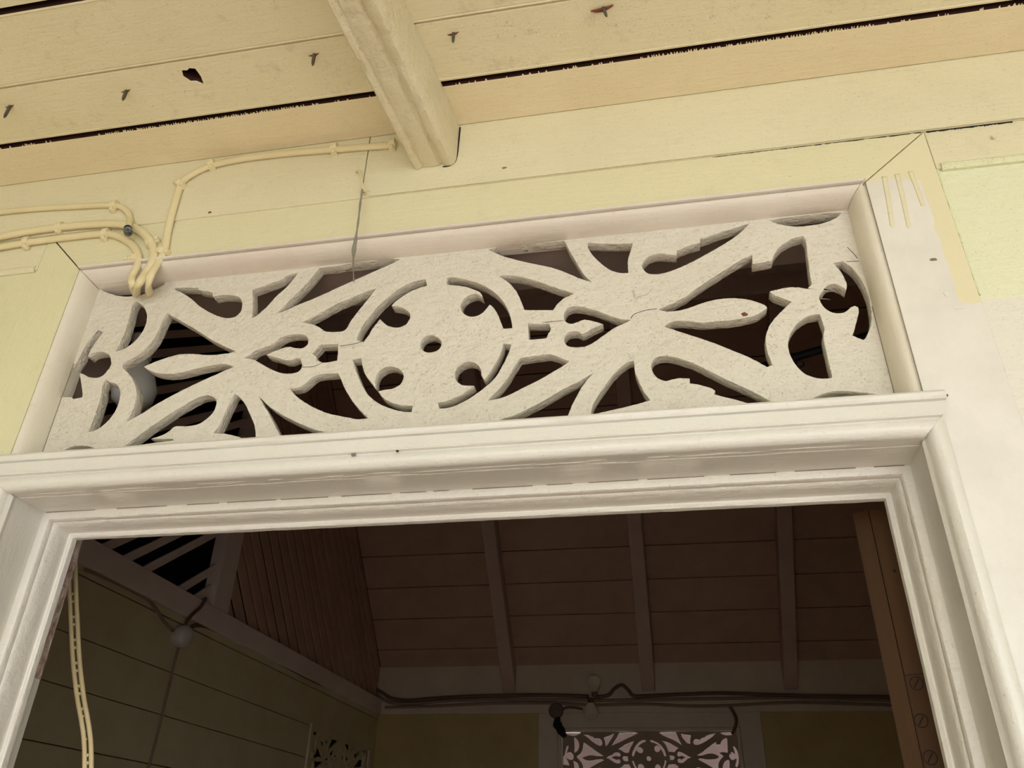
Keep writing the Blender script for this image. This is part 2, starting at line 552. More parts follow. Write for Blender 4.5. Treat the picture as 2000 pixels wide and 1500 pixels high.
# drips of yellow paint on the right-hand board
for a, b, w in (((1727, 345), (1743, 444), 4.6), ((1752, 340), (1776, 446), 4.6), ((1778, 335), (1804, 404), 4.2)):
    pa, pb = at(*a, YA - 0.0002), at(*b, YA - 0.0002)
    tube('paint_drip', [pa, pa.lerp(pb, 0.5) + Vector((0.0004, 0, 0)), pb], 0.0026, 0.0007, M_YEL, t1, k=8,
         radii=lambda t: (1.15 - 0.25 * t) if t < 0.93 else math.sqrt(max(0.02, 1 - ((t - 0.93) / 0.07) ** 2)))

# ------------------------------------------------------------------ door_1: door frame with reveal, bead and stop; the transom bar on top
d1 = empty('door_1', (-0.25, YA, -ZC), kind='structure')
STOP = [(0.0, 0.8295), (-0.0020, 0.8292), (-0.0085, 0.8315), (-0.0097, 0.8335), (-0.0098, 0.8395), (-0.0110, 0.8405), (-0.0125, 0.8440), (-0.0140, 0.8510), (-0.0148, 0.8590), (-0.0150, 0.8655),
        (-0.0165, 0.8662), (-0.0190, 0.8655), (-0.0206, 0.8668), (-0.0210, 0.8690), (-0.0210, 0.8745), (0.004, 0.8745), (0.004, 0.8295)]
JB = [(0.004, 0.830), (0.0, 0.8296), (0.0, 0.7790), (-0.0012, 0.7775), (-0.0014, 0.7740), (0.0006, 0.7712), (0.0020, 0.7690), (0.0025, 0.7650), (0.0055, 0.7600), (0.0095, 0.7572), (0.0140, 0.7572),
      (0.0185, 0.7600), (0.0215, 0.7645), (0.0232, 0.7705), (0.0240, 0.7765), (0.0262, 0.7770), (0.0262, 0.8300)]
LIN = [(0.0, 0.8747), (0.0, YB), (0.030, YB), (0.030, 0.8747)]


def sides(name, prof, mats, smooth=True, n=1, wob=0.0):
    extrude(name, prof, lambda p: (RXL - p[0], p[1], RZT + p[0]), lambda p: (RXL - p[0], p[1], -ZC), mats, d1, smooth=smooth, n=n, wob=wob)
    extrude(name, prof, lambda p: (RXR + p[0], p[1], RZT + p[0]), lambda p: (RXR + p[0], p[1], -ZC), mats, d1, smooth=smooth, n=n, wob=wob)


sides('stop_moulding', STOP, M_STOP, n=70, wob=0.00018)
sides('jamb', JB, M_WHTV, n=40, wob=0.00015)
sides('rebate', LIN, M_WHTV, smooth=False)
extrude('stop_moulding', STOP, lambda p: (RXL - p[0], p[1], RZT + p[0]), lambda p: (RXR + p[0], p[1], RZT + p[0]), M_STOP, d1, smooth=True, n=70, wob=0.0002)
extrude('rebate', LIN, lambda p: (RXL - p[0], p[1], RZT + p[0]), lambda p: (RXR + p[0], p[1], RZT + p[0]), M_STOP, d1)
BAR = [(0.004, 0.830), (0.0, 0.8296), (0.0, 0.7840), (0.0004, 0.7836), (0.0004, 0.7700), (0.0, 0.7650), (0.0012, 0.7612), (0.0045, 0.7575), (0.0090, 0.7562), (0.0140, 0.7575), (0.0170, 0.7600),
       (0.0178, 0.7595), (0.0182, 0.7550), (0.0192, 0.7542), (0.0202, 0.7560), (0.0340, 0.7572), (0.0348, 0.7605), (0.0366, 0.7605), (0.0374, 0.7570), (0.0400, 0.7548), (0.0435, 0.7545),
       (0.0465, 0.7565), (0.0482, 0.7600), (0.0486, 0.7650), (0.0486, 0.8200), (0.0, 0.9100), (0.004, 0.9)]
BAR = BAR[:-2] + [(0.0486, 0.8300)]


def bar_end(sx, X0):
    def f(p):
        w = min(p[0], 0.0262)
        return (X0 + sx * w, p[1], RZT + p[0])
    return f


extrude('transom_bar', BAR, bar_end(-1, RXL), bar_end(1, RXR), M_WHT, d1, smooth=True, n=50, wob=0.00016)
box('head_backing', RXL - 0.03, RXR + 0.03, 0.8302, YB, RZT + 0.031, 0.41, M_ROOMB, d1, 0)
# removed left hinge: bare mortise in the rebate and its screw holes
ml = [(166, 1064), (83, 1330)]
za = atx(166, 1064, RXL + 0.0004).z
zb = atx(82, 1328, RXL + 0.0004).z
rng = random.Random(3)
prof_l = [(0.884 + rng.uniform(-0.0012, 0.0012), za + (zb - za) * i / 30) for i in range(31)]
prof_r = [(0.9085 + rng.uniform(-0.002, 0.0012), zb + (za - zb) * i / 30) for i in range(31)]
mv = [(RXL + 0.0003, q[0], q[1]) for q in prof_l + prof_r]
mv2 = [(RXL + 0.0012, q[0], q[1]) for q in prof_l + prof_r]
k_ = len(mv)
mk('bare_mortise', mv + mv2, [tuple(range(k_, 2 * k_))] + [(i, (i + 1) % k_, k_ + (i + 1) % k_, k_ + i) for i in range(k_)], M_BARE, d1)['label'] = 'bare flaking red-primed strip where a hinge was'
for q in ((54, 1348), (31, 1408), (15, 1467)):
    c = atx(q[0], q[1], RXL)
    lathe('screw_hole', [(0.0030, 0.0004), (0.0022, 0.0006), (0.0018, 0.0002)], (RXL - 0.0001, min(c.y, 0.905), c.z), (1, 0, 0), M_DARK, d1, 12)

# ------------------------------------------------------------------ the fretwork panel
FR = {'A': (60, 620), 'B': (160, 520), 'C': (400, 480), 'D': (400, 620), 'E': (640, 520), 'F': (900, 450), 'G': (900, 580), 'H': (1200, 400), 'I': (1200, 560), 'J': (1420, 400), 'K': (1420, 540)}
HOLES = [
 [('A', [(655,122),(703,145),(640,230),(590,300),(555,385),(600,350),(680,335),(745,350),(778,400),(780,470),(745,520),(705,565),(640,588),(560,578),(505,548),(475,545),(490,630),(505,765),(500,778),(415,795),(400,780),(262,775),(375,490),(410,490),(470,400),(525,290),(590,195)])],
 [('B', [(330,830),(380,730),(430,610),(465,480),(490,380),(520,335),(560,360),(605,400),(630,460),(632,520),(610,600),(560,680),(500,745),(430,795),(360,825)])],
 [('A', [(560,1115),(600,1020),(650,880),(690,740),(700,660),(730,605),(770,630),(830,650),(870,710),(865,800),(830,900),(770,990),(690,1065),(620,1105)])],
 [('B', [(830,455),(960,530),(1100,610),(1250,710),(1400,785),(1502,828),(1430,848),(1250,865),(1080,855),(960,858),(850,885),(720,930),(603,980),(650,1012),(720,1040),(830,1052),(950,1040),(1100,1003),(1280,965),(1400,953),(1478,982),(1300,1060),(1100,1150),(900,1250),(700,1362),(580,1440),(430,1518),(485,1430),(520,1330),(532,1220),(500,1110),(450,1040),(395,985),(400,948),(480,905),(580,840),(680,740),(740,640),(790,530)])],
 [('B', [(890,220),(960,208),(1140,212),(1130,230),(1265,255),(1280,300),(1330,285),(1450,280),(1530,300),(1560,345),(1562,400),(1545,450),(1500,490),(1430,505),(1340,490),(1250,450),(1150,390),(1060,310),(970,255)])],
 [('C', [(465,430),(600,380),(740,330),(830,280),(912,260),(860,330),(790,410),(700,490),(600,600),(500,685),(462,705),(468,560)])],
 [('C', [(1120,215),(1300,195),(1450,165),(1620,150),(1760,130),(1915,130),(1800,185),(1640,255),(1450,340),(1250,430),(1050,520),(900,580),(780,635),(705,660),(800,560),(900,460),(1010,350)])],
 [('C', [(1675,415),(1560,560),(1480,660),(1420,740),(1380,810),(1340,835),(1190,838),(1150,815),(1090,780),(1010,755),(950,748),(1100,670),(1280,570),(1450,500),(1580,445)])],
 [('C', [(380,1095),(440,1060),(500,1020),(640,970),(740,900),(820,870),(900,862),(970,870),(1008,910),(1005,960),(960,995),(890,998),(810,985),(700,1020),(600,1065),(680,1085),(780,1115),(840,1115),(890,1095),(930,1100),(945,1140),(945,1190),(910,1230),(830,1248),(740,1240),(640,1200),(550,1150),(470,1110)])],
 [('C', [(1050,1050),(1100,1000),(1130,965),(1300,958),(1300,1030),(1290,1120),(1160,1140),(1090,1115),(1085,1080)])],
 [('D', [(830,690),(900,685),(960,660),(1020,610),(1090,560),(1300,542),(1330,610),(1370,700),(1430,800),(1500,890),(1595,985),(1500,992),(1370,970),(1200,935),(1050,870),(950,810),(880,755)])],
 [('E', [(240,910),(325,900),(345,1000),(370,1065),(420,1130),(468,1195),(465,1110),(490,1040),(550,992),(620,978),(690,1000),(735,1050),(737,1100),(705,1155),(630,1195),(560,1205),(493,1220),(530,1275),(600,1322),(710,1355),(828,1360),(818,1422),(740,1418),(620,1390),(500,1340),(400,1260),(330,1150),(280,1030)])],
 [('E', [(288,700),(330,595),(400,500),(500,380),(600,290),(720,205),(840,150),(955,125),(968,188),(890,212),(800,250),(720,300),(660,345),(622,385),(690,395),(750,415),(803,462),(800,510),(770,560),(720,590),(660,597),(590,580),(540,545),(512,515),(450,590),(400,670),(348,738),(290,722)])],
 [('E', [(1165,110),(1230,108),(1350,130),(1480,170),(1600,235),(1700,325),(1760,430),(1790,520),(1802,603),(1715,608),(1690,540),(1660,470),(1625,410),(1580,372),(1555,405),(1520,445),(1460,482),(1400,490),(1340,470),(1305,430),(1300,375),(1335,315),(1390,280),(1450,268),(1512,300),(1490,255),(1400,215),(1300,190),(1165,178)])],
 [('E', [(1715,750),(1790,765),(1760,860),(1700,980),(1640,1080),(1560,1160),(1450,1245),(1330,1320),(1200,1375),(1090,1390),(1075,1330),(1150,1320),(1250,1280),(1340,1230),(1430,1165),(1330,1162),(1280,1140),(1245,1090),(1245,1030),(1280,970),(1340,938),(1400,932),(1460,960),(1495,1010),(1500,1060),(1530,1110),(1560,1070),(1620,980),(1670,890),(1705,800)])],
 [('E', [(905,780),(915,720),(955,685),(1010,673),(1070,690),(1112,740),(1100,790),(1060,825),(1000,842),(940,830)])],
 [('F', [(265,185),(400,160),(600,140),(800,120),(1010,100),(1050,180),(1120,300),(1200,430),(1275,500),(1230,490),(1120,450),(1000,400),(860,355),(640,310),(430,255),(330,215)])],
 [('F', [(1240,120),(1450,130),(1680,125),(1650,220),(1630,300),(1635,415),(1560,415),(1470,390),(1380,330),(1310,265),(1265,210),(1240,160)])],
 [('F', [(370,440),(480,440),(620,460),(760,500),(900,550),(1105,615),(1010,660),(950,710),(900,778),(620,775),(590,690),(540,590),(470,510)])],
 [('F', [(1010,860),(1010,810),(1040,760),(1100,740),(1180,745),(1300,775),(1420,820),(1540,860),(1660,872),(1600,905),(1500,950),(1400,1020),(1300,1090),(1220,1130),(1120,1140),(1040,1125),(1010,1080),(1015,1030),(1060,990),(1130,985),(1180,1010),(1215,1000),(1300,950),(1390,915),(1330,895),(1210,870),(1150,890),(1090,910),(1030,895)])],
 [('F', [(655,910),(860,910),(880,965),(855,1005),(835,1050),(665,1068)])],
 [('F', [(795,891),(1000,874),(1000,884),(800,903)])],
 [('G', [(265,1010),(350,920),(430,830),(500,720),(560,620),(580,595),(720,575),(870,560),(960,590),(1057,625),(1000,670),(900,730),(780,800),(640,870),(500,940),(390,985)])],
 [('G', [(1300,735),(1240,800),(1180,880),(1130,970),(1080,1070),(1042,1165),(1020,1215),(300,1240),(400,1195),(560,1140),(700,1070),(850,990),(1000,900),(1160,820)])],
 [('G', [(1690,620),(1640,630),(1560,690),(1480,770),(1400,880),(1330,980),(1280,1080),(1270,1150),(1380,1125),(1550,1085),(1720,1045),(1850,1005),(1790,930),(1730,810),(1700,720)])],
 [('H', [(1320,178),(1180,225),(1050,262),(930,305),(840,335),(835,370),(720,402),(610,450),(607,487),(540,483),(430,475),(340,500),(290,545),(268,590),(290,640),(330,670),(400,677),(500,662),(620,620),(760,555),(900,480),(1040,400),(1150,330),(1240,260)])],
 [('J', [(410,150),(560,128),(740,105),(920,85),(1050,75),(1118,75),(1080,115),(980,165),(850,195),(720,210),(600,205),(500,185)])],
 [('H', [(425,1022),(560,965),(700,893),(780,832),(900,752),(1100,622),(1250,532),(1345,485),(1350,578),(1540,545),(1570,470),(1640,390),(1740,330),(1842,302)]),
  ('J', [(770,355),(780,450),(800,600),(812,700),(825,775),(787,812),(880,828),(787,820),(700,805),(640,803),(540,815),(415,845),(470,885),(630,945),(560,1010),(480,1090),(420,1170),(390,1240),(375,1320)]),
  ('K', [(392,730),(425,820),(440,862),(390,882),(335,850),(200,780)]),
  ('I', [(1150,620),(1000,560),(850,505),(700,460),(600,425),(487,388),(540,348),(620,332),(740,337),(860,347),(1000,338),(1130,328),(1270,305),(1400,268),(1492,205),(1470,178),(1400,150),(1280,120),(1150,110),(1020,120),(900,145),(800,180),(700,215),(600,235),(520,240)])],
 [('J', [(1045,570),(1130,550),(1190,590),(1260,660),(1320,750),(1370,860),(1400,980),(1412,1100),(1395,1200),(1360,1290),(1330,1318),(1222,1275),(1245,1220),(1270,1120),(1287,1050),(1282,1000),(1250,985),(1205,1000),(1160,1040),(1100,1058),(1030,1050),(960,1010),(915,950),(900,890),(940,840),(985,782),(1060,772),(1125,800),(1165,830),(1172,780),(1150,720),(1110,650),(1070,600)])],
 [('K', [(905,365),(800,380),(720,430),(660,490),(610,590),(597,680),(620,770),(670,860),(750,940),(850,985),(940,997),(1025,988),(1015,930),(990,830),(960,700),(940,590),(950,500),(915,400)])],
 [('I', [(375,830),(360,780),(375,720),(420,687),(500,675),(600,690),(750,740),(900,810),(1100,910),(1300,1000),(1420,1060),(1530,1122),(1580,1155),(1480,1170),(1340,1143),(1230,1115),(1100,1080),(975,1050),(985,1015),(950,992),(880,970),(800,950),(737,943),(735,895),(640,890),(560,905),(500,918),(440,900),(400,870)])],
 [('K', [(830,1195),(900,1160),(1000,1130),(1120,1118),(1240,1125),(1350,1135),(1460,1150),(1490,1185),(790,1235)])],
 [('A', [(895,1270),(960,1220),(1060,1150),(1180,1060),(1300,980),(1420,900),(1560,820),(1660,770),(1740,760),(1800,790),(1812,840),(1790,910),(1750,960),(1690,1010),(1620,1045),(1520,1060),(1410,1062),(1350,1110),(1280,1150),(1170,1184),(1390,1188),(1390,1200),(1165,1228),(1060,1245),(980,1265)])],
 [('D', [(290,745),(345,785),(400,860),(440,950),(475,1030),(490,1100),(497,1200),(498,1240),(460,1238),(400,1207),(330,1165),(200,1135),(85,1130),(130,1070),(185,960),(235,850),(270,780)])],
 [('D', [(525,772),(620,860),(720,930),(850,1000),(980,1060),(1120,1108),(1250,1135),(1350,1155),(1200,1205),(775,1228),(750,1180),(700,1090),(650,990),(590,880),(545,800)])],
 [('A', [(225,1340),(300,1310),(380,1270),(480,1253),(580,1262),(650,1290),(690,1308),(730,1335),(190,1380)])],
 [('B', [(190,232),(290,270),(370,290),(480,293),(600,270),(700,230),(800,178),(820,140),(175,195)])],
]


def soften(lp, wob, rnd):
    """rounds the gentle bends of a traced loop, keeps its sharp corners"""
    n = len(lp)
    P = [Vector(p) for p in lp]
    sharp = []
    for i in range(n):
        a = (P[i] - P[i - 1]); b = (P[(i + 1) % n] - P[i])
        sharp.append(a.length == 0 or b.length == 0 or a.angle(b) > math.radians(48))
    out = []
    for i in range(n):
        p1, p2 = P[i], P[(i + 1) % n]
        d = (p2 - p1).length
        t1_ = (p2 - P[i - 1]) * 0.5 if not sharp[i] else (p2 - p1)
        t2_ = (P[(i + 2) % n] - p1) * 0.5 if not sharp[(i + 1) % n] else (p2 - p1)
        if t1_.length > d: t1_ = t1_.normalized() * d
        if t2_.length > d: t2_ = t2_.normalized() * d
        k = max(2, min(5, int(d / 0.003)))
        for j in range(k):
            t = j / k
            h = (2 * t ** 3 - 3 * t ** 2 + 1) * p1 + (t ** 3 - 2 * t * t + t) * t1_ + (-2 * t ** 3 + 3 * t * t) * p2 + (t ** 3 - t * t) * t2_
            if not (j == 0 and sharp[i]):
                h = h + Vector((rnd.uniform(-wob, wob), rnd.uniform(-wob, wob)))
            out.append((h.x, h.y))
    return out


FCX, FCZ = -0.2627, 0.551                 # centre hole of the pattern
rnd = random.Random(11)
loops = [[(PXL - 0.011 - FCX, 0.404 - FCZ), (PXR + 0.011 - FCX, 0.404 - FCZ), (PXR + 0.011 - FCX, PZT + 0.011 - FCZ), (PXL - 0.011 - FCX, PZT + 0.011 - FCZ)]]
for hole in HOLES:
    pts = []
    for key, lst in hole:
        ox, oy = FR[key]
        for u, v in lst:
            p = at(ox + u / 5.0, oy + v / 5.0, YP)
            pts.append((min(max(p.x, PXL - 0.007), PXR + 0.007) - FCX, min(max(p.z, 0.4085), PZT + 0.007) - FCZ))
    loops.append(soften(pts, 0.00022, rnd))
FTH = 0.016
fret_me = cutout_mesh('fretwork_board', loops, FTH, 0.0006)
fret_me.materials.append(M_CRM)


def fret(name, c, rot, scale, mat, label, cat='fretwork', group=None):
    root = empty(name, (c[0], c[1], c[2] - 0.14 * scale), label, cat, group)
    me = fret_me if mat is M_CRM else fret_me.copy()
    if mat is not M_CRM:
        me.materials.clear(); me.materials.append(mat)
    o = bpy.data.objects.new('fretwork_board', me)
    o.location = (c[0], c[1], c[2] + ZC)
    o.rotation_euler = rot
    o.scale = (scale, scale, scale)
    COL.objects.link(o)
    attach(o, root)
    return root


froot = fret('fretwork_panel', (FCX, YP + FTH / 2, FCZ), (math.radians(90), 0, 0), 1.0, M_CRM,
             'large cream-painted sawn fretwork panel with chipped edges above the open doorway')
# a lifted flake of paint on the panel
q = [at(1238, 566, YP - 0.0004), at(1276, 563, YP - 0.0004), at(1262, 576, YP - 0.0004), at(1246, 580, YP - 0.0004), at(1241, 585, YP - 0.0004)]
mk('paint_flake', [v for v in q] + [v + Vector((0, -0.0007 - 0.0015 * (i in (0, 4)), 0)) for i, v in enumerate(q)],
   [(0, 1, 2, 3, 4), (9, 8, 7, 6, 5)] + [(i, (i + 1) % 5, 5 + (i + 1) % 5, 5 + i) for i in range(5)], M_CRM, froot)
c = at(1454, 614, YP - 0.0003)
mk('bare_wood_chip', [c + Vector((math.cos(a) * 0.0042 * r, -0.0002, math.sin(a) * 0.003 * r)) for a, r in zip([i * 0.7 for i in range(9)], [1, .7, 1.1, .9, 1, .6, 1, .8, 1])] +
   [c + Vector((math.cos(a) * 0.0042 * r, 0.0006, math.sin(a) * 0.003 * r)) for a, r in zip([i * 0.7 for i in range(9)], [1, .7, 1.1, .9, 1, .6, 1, .8, 1])],
   [tuple(range(9)), tuple(range(9, 18))] + [(i, (i + 1) % 9, 9 + (i + 1) % 9, 9 + i) for i in range(9)], M_SPLINT, froot)
# hairline cracks along the grain
for pts in ([(1232, 622), (1240, 613), (1262, 606), (1283, 603)], [(664, 676), (690, 672), (707, 667)], [(590, 717), (612, 716), (630, 708)], [(1653, 511), (1678, 510)], [(1655, 483), (1666, 494), (1675, 505)]):
    tube('crack', [at(a, b, YP + 0.00005) for a, b in pts], 0.00045, 0.0003, M_DARK, froot, k=3, seg=6)

# ------------------------------------------------------------------ verandah ceiling
ce = empty('ceiling', (0, 0, ZCE), kind='structure')
def bare_edges(o):
    o.data.materials.append(M_GAP)
    for p in o.data.polygons:
        if abs(p.normal.y) > 0.9 and min(abs(p.center.y - g) for g in (0.7015, 0.5040, 0.4960)) < 0.002: p.material_index = 1


bare_edges(box('edge_board', -4.0, 4.0, 0.7015, YPL - 0.0008, ZCE, ZCE + 0.02, M_STRIP, ce, 0.001))
yb = [(0.6052, 0.6935), (0.5040, 0.5990), (0.4005, 0.4960), (0.3030, 0.3990)]
yy = 0.3015
while yy > -1.7:
    yb.append((yy - 0.097, yy)); yy -= 0.0985
for i, (a, b) in enumerate(yb):
    if i == 0:
        # plank with a broken-out hole
        hc = atz(375, 150, ZCE)
        hole = [(hc.x + dx * 0.0112, hc.y + dy * 0.0135) for dx, dy in ((-1, -0.2), (-0.75, -0.85), (-0.1, -0.75), (0.3, -0.95), (0.95, -0.8), (1.05, 0.1), (0.85, 1.0), (0.2, 0.55), (-0.5, 0.45))]
        me = cutout_mesh('plank', [[(-4, a), (4, a), (4, b), (-4, b)], hole], 0.02, 0.0008)
        me.materials.append(M_CEIL)
        o = bpy.data.objects.new('plank', me)
        o.location = (0, 0, ZCE + 0.01 + ZC)
        COL.objects.link(o); attach(o, ce)
        me.materials.append(M_GAP)
        for p in me.polygons:
            if abs(p.normal.z) < 0.3 and p.center.y > 0.607: p.material_index = 1
    else:
        o = box('plank', -4.0, 4.0, a, b, ZCE, ZCE + 0.02, M_CEIL, ce, 0.0008)
        if i < 3: bare_edges(o)
# tongue shown in the narrow joints, and roof boards above the wide gaps
for yv in (0.6021, 0.3997, 0.3022):
    box('tongue', -4.0, 4.0, yv - 0.004, yv + 0.004, ZCE + 0.0032, ZCE + 0.008, M_CEIL, ce, 0)
for yv in (0.6010, 0.6905, 0.5065):
    tube('bead', [(-4.0, yv, ZCE + 0.0012), (4.0, yv, ZCE + 0.0012)], 0.0019, 0.0019, M_CEIL, ce, nrm=(0, 0, -1), k=1, seg=8)
box('roof_board', -4.2, 4.2, -1.9, 0.55, ZCE + 0.024, ZCE + 0.05, M_GAP, ce, 0)
box('roof_board', -4.2, 4.2, 0.551, 0.93, ZCE + 0.026, ZCE + 0.052, M_GAP, ce, 0)
# ragged paint bridging the edge of the gap
rr = random.Random(5)
v, f = [], []
for i in range(420):
    x = -1.0 + i * 0.0036 + rr.uniform(-0.001, 0.001)
    dens = 0.9 if (-0.75 < x < -0.45 or 0.02 < x < 0.3) else 0.25
    if rr.random() > dens: continue
    w = rr.uniform(0.0006, 0.0018); l = rr.uniform(0.0008, 0.0032); k = len(v)
    v += [(x - w, 0.7018, ZCE + 0.0003), (x + w, 0.7018, ZCE + 0.0003), (x + rr.uniform(-0.001, 0.001), 0.7008 - l, ZCE + 0.0008), (x - w, 0.7018, ZCE + 0.0018), (x + w, 0.7018, ZCE + 0.0018)]
    f += [(k, k + 1, k + 2), (k + 3, k + 2, k + 4), (k, k + 2, k + 3), (k + 1, k + 4, k + 2), (k, k + 3, k + 4, k + 1)]
tag(mk('paint_fringe', v, f, M_CLIP, ce), kind='stuff')

# ceiling beam
bm_root = empty('ceiling_beam', (-0.28, 0.5, 0.819), 'cream-painted moulded beam running out from the wall under the verandah ceiling', 'beam')
bw = 0.0615
prof = [(0.0, 0.010), (0.0015, 0.004), (0.005, 0.0005), (0.009, 0.0008), (0.0118, 0.0038), (0.0135, 0.0045), (0.016, 0.0028), (0.030, 0.0022), (0.0365, 0.0030), (0.0385, 0.0062), (0.0410, 0.0062), (0.0435, 0.0030), (0.049, 0.0), (0.055, 0.0004),
        (0.0590, 0.004), (0.0612, 0.011), (bw, 0.018), (bw, 0.0778), (0.0, 0.0778)]
SK = 0.098


def beam_at(yv):
    return lambda p: (-0.3005 + p[0] - SK * (YPL - yv), yv, 0.8230 + p[1])


extrude('beam', prof, beam_at(YPL - 0.0008), beam_at(-1.65), M_BEAM, bm_root, smooth=True, n=260, wob=0.0007)
# shrinkage crack between beam and plate
tube('crack', [(-0.2378, YPL - 0.0004, 0.897), (-0.2383, YPL - 0.0004, 0.865), (-0.2400, YPL - 0.0004, 0.834), (-0.2470, YPL - 0.0004, 0.8240), (-0.258, YPL - 0.0004, 0.8230)], 0.0011, 0.0006, M_DARK, bm_root, k=4, seg=6)

# nails that came through the ceiling, each with its splinter
def nail(px, py, tilt, lab, big=False):
    c = atz(px, py, ZCE)
    root = empty('bent_nail', (c.x, c.y, ZCE - 0.012), lab, 'nail', 'nails through the ceiling')
    tip = c + Vector((tilt[0], tilt[1], -0.019))
    dirv = (tip - c).normalized()
    u = dirv.cross(Vector((0, 1, 0))).normalized(); w = u.cross(dirv)
    ring = []
    for s, r in ((-0.2, 0.0017), (0.6, 0.0016), (0.85, 0.0013), (1.0, 0.0003)):
        ring += [c + (tip - c) * s + u * r * a + w * r * b for a, b in ((1, 1), (-1, 1), (-1, -1), (1, -1))]
    fs = [(0, 1, 2, 3), (12, 13, 14, 15)]
    for i in range(3):
        fs += [(i * 4 + j, i * 4 + (j + 1) % 4, i * 4 + 4 + (j + 1) % 4, i * 4 + 4 + j) for j in range(4)]
    mk('shaft', ring, fs, M_RUST, root)
    k = 1.8 if big else 1.0
    pts = [(-0.0085, 0.0006), (0.0070, -0.0012), (0.0030, 0.0015), (-0.0010, 0.0030), (-0.0050, 0.0022)]
    lo = [c + Vector((a * k, b * k, -0.0009 - 0.0018 * (abs(a) / 0.008) * (k > 1.2))) for a, b in pts]
    hi = [c + Vector((a * k, b * k, 0.0003)) for a, b in pts]
    mk('splinter', lo + hi, [tuple(range(5)), tuple(range(5, 10))] + [(i, (i + 1) % 5, 5 + (i + 1) % 5, 5 + i) for i in range(5)], M_SPLINT, root)


nail(20, 207, (-0.006, 0.004), 'dark nail with splinter in the ceiling at the far left edge')
nail(247, 177, (-0.001, 0.001), 'dark nail under a brown splinter left of the broken ceiling hole')
nail(614, 106, (-0.001, 0.003), 'lone dark nail in the ceiling just left of the beam')
nail(886, 65, (0.0, 0.0), 'dark nail with flat splinter in the ceiling just right of the beam')
nail(1178, 15, (0.004, 0.0), 'nail in a large red-brown splinter right of the beam', True)

# ------------------------------------------------------------------ cables on the outside wall
def wall_pt(px, py, lift=0.0):
    d = ray(px, py); nzv = d.z / d.y
    Y = YPL if nzv * YPL > 0.7832 else YA
    return at(px, py, Y - lift)


clip_cache = {}


def clip(px, py, ang, parent, w=0.0135, Y=None):
    """plastic saddle clip with its nail boss, laid across a cable at angle ang (degrees, cable direction)"""
    if 'm' not in clip_cache:
        prof = [(-0.0088, 0.0), (-0.0080, -0.0045), (-0.0055, -0.0088), (0.0, -0.0102), (0.0055, -0.0088), (0.0076, -0.0055), (0.0128, -0.0055), (0.0136, 0.0)]
        vv, ff = [], []
        for xx in (-0.0046, 0.0046):
            vv += [(xx, b, a) for a, b in prof]
        n_ = len(prof)
        ff = [tuple(range(n_)), tuple(range(n_, 2 * n_))] + [(i, (i + 1) % n_, n_ + (i + 1) % n_, n_ + i) for i in range(n_)]
        o = mk('clip', [(a, b, c - ZC) for a, b, c in vv], ff, M_CLIP, None, bevel=0.0007)
        clip_cache['m'] = o.data
        bpy.data.objects.remove(o)
        h = lathe('clip_nail', [(0.0036, 0.0), (0.0036, 0.0075), (0.0028, 0.0090), (0.0004, 0.0095)], (0, 0, -ZC), (0, -1, 0), M_CLIP, None, 10)
        clip_cache['n'] = h.data
        bpy.data.objects.remove(h)
    p = wall_pt(px, py, 0.0) if Y is None else at(px, py, Y)
    o = bpy.data.objects.new('clip', clip_cache['m'])
    o.location = (p.x, p.y, p.z + ZC)
    o.rotation_euler = (0, -math.radians(ang), 0)
    COL.objects.link(o); attach(o, parent)
    hn = bpy.data.objects.new('clip_nail', clip_cache['n'])
    a = math.radians(ang)
    hn.location = (p.x - math.sin(a) * 0.0105, p.y, p.z + math.cos(a) * 0.0105 + ZC)
    COL.objects.link(hn); attach(hn, o)
    hn.matrix_parent_inverse = Matrix.LocRotScale(o.location, o.rotation_euler, None).inverted()


def cable(pts, ru, rv, lab, extra=None):
    P = [wall_pt(a, b, rv * 0.9) for a, b in pts]
    if extra: P += [Vector(e) for e in extra]
    root = empty('wall_cable', (P[0].x, P[0].y, min(p.z for p in P)), lab, 'cable')
    tube('sheath', P, ru, rv, M_CABLE, root, k=7)
    return root


def into(px, py):          # where a cable turns in through the arch at the panel's top left corner
    return [at(px, py, 0.794), at(px + 1, py + 14, 0.803), at(px + 1, py + 16, 0.83)]


c1 = cable([(774, 283), (720, 287), (655, 292), (590, 297), (530, 303), (470, 311), (415, 323), (380, 338), (356, 356), (345, 385), (335, 420), (327, 455), (321, 490), (308, 515)],
           0.0060, 0.0038, 'painted cable that bends down from the beam to the fretwork corner',
           [at(296, 535, 0.764), at(290, 552, 0.768), at(290, 565, 0.781)] + [at(293, 574, 0.800), at(294, 578, 0.83)])
for a in ((655, 292, 184), (415, 323, 200), (352, 362, 235), (318, 495, 252), (768, 284, 182)): clip(*a, c1)
c2 = cable([(-60, 425), (0, 415), (70, 408), (140, 404), (200, 401), (232, 403), (249, 414), (254, 428)], 0.0047, 0.0038, 'thin upper cable at the left ending in a steel connector',
           [wall_pt(252, 440, 0.012), wall_pt(250, 449, 0.022)])
clip(226, 404, 183, c2)
cp = wall_pt(250, 450, 0.022)
ax = Vector((0.52, -0.75, -0.20)).normalized()
lathe('connector', [(0.0042, 0.0), (0.0058, 0.001), (0.0060, 0.006), (0.0052, 0.0065), (0.0052, 0.012), (0.0056, 0.0125), (0.0056, 0.016), (0.0048, 0.016), (0.0046, 0.0125), (0.0008, 0.012), (0.0006, 0.0165), (0.0001, 0.0168)],
      cp - ax * 0.009, ax, M_STEEL, c2, 18)['label'] = 'bare steel threaded connector'
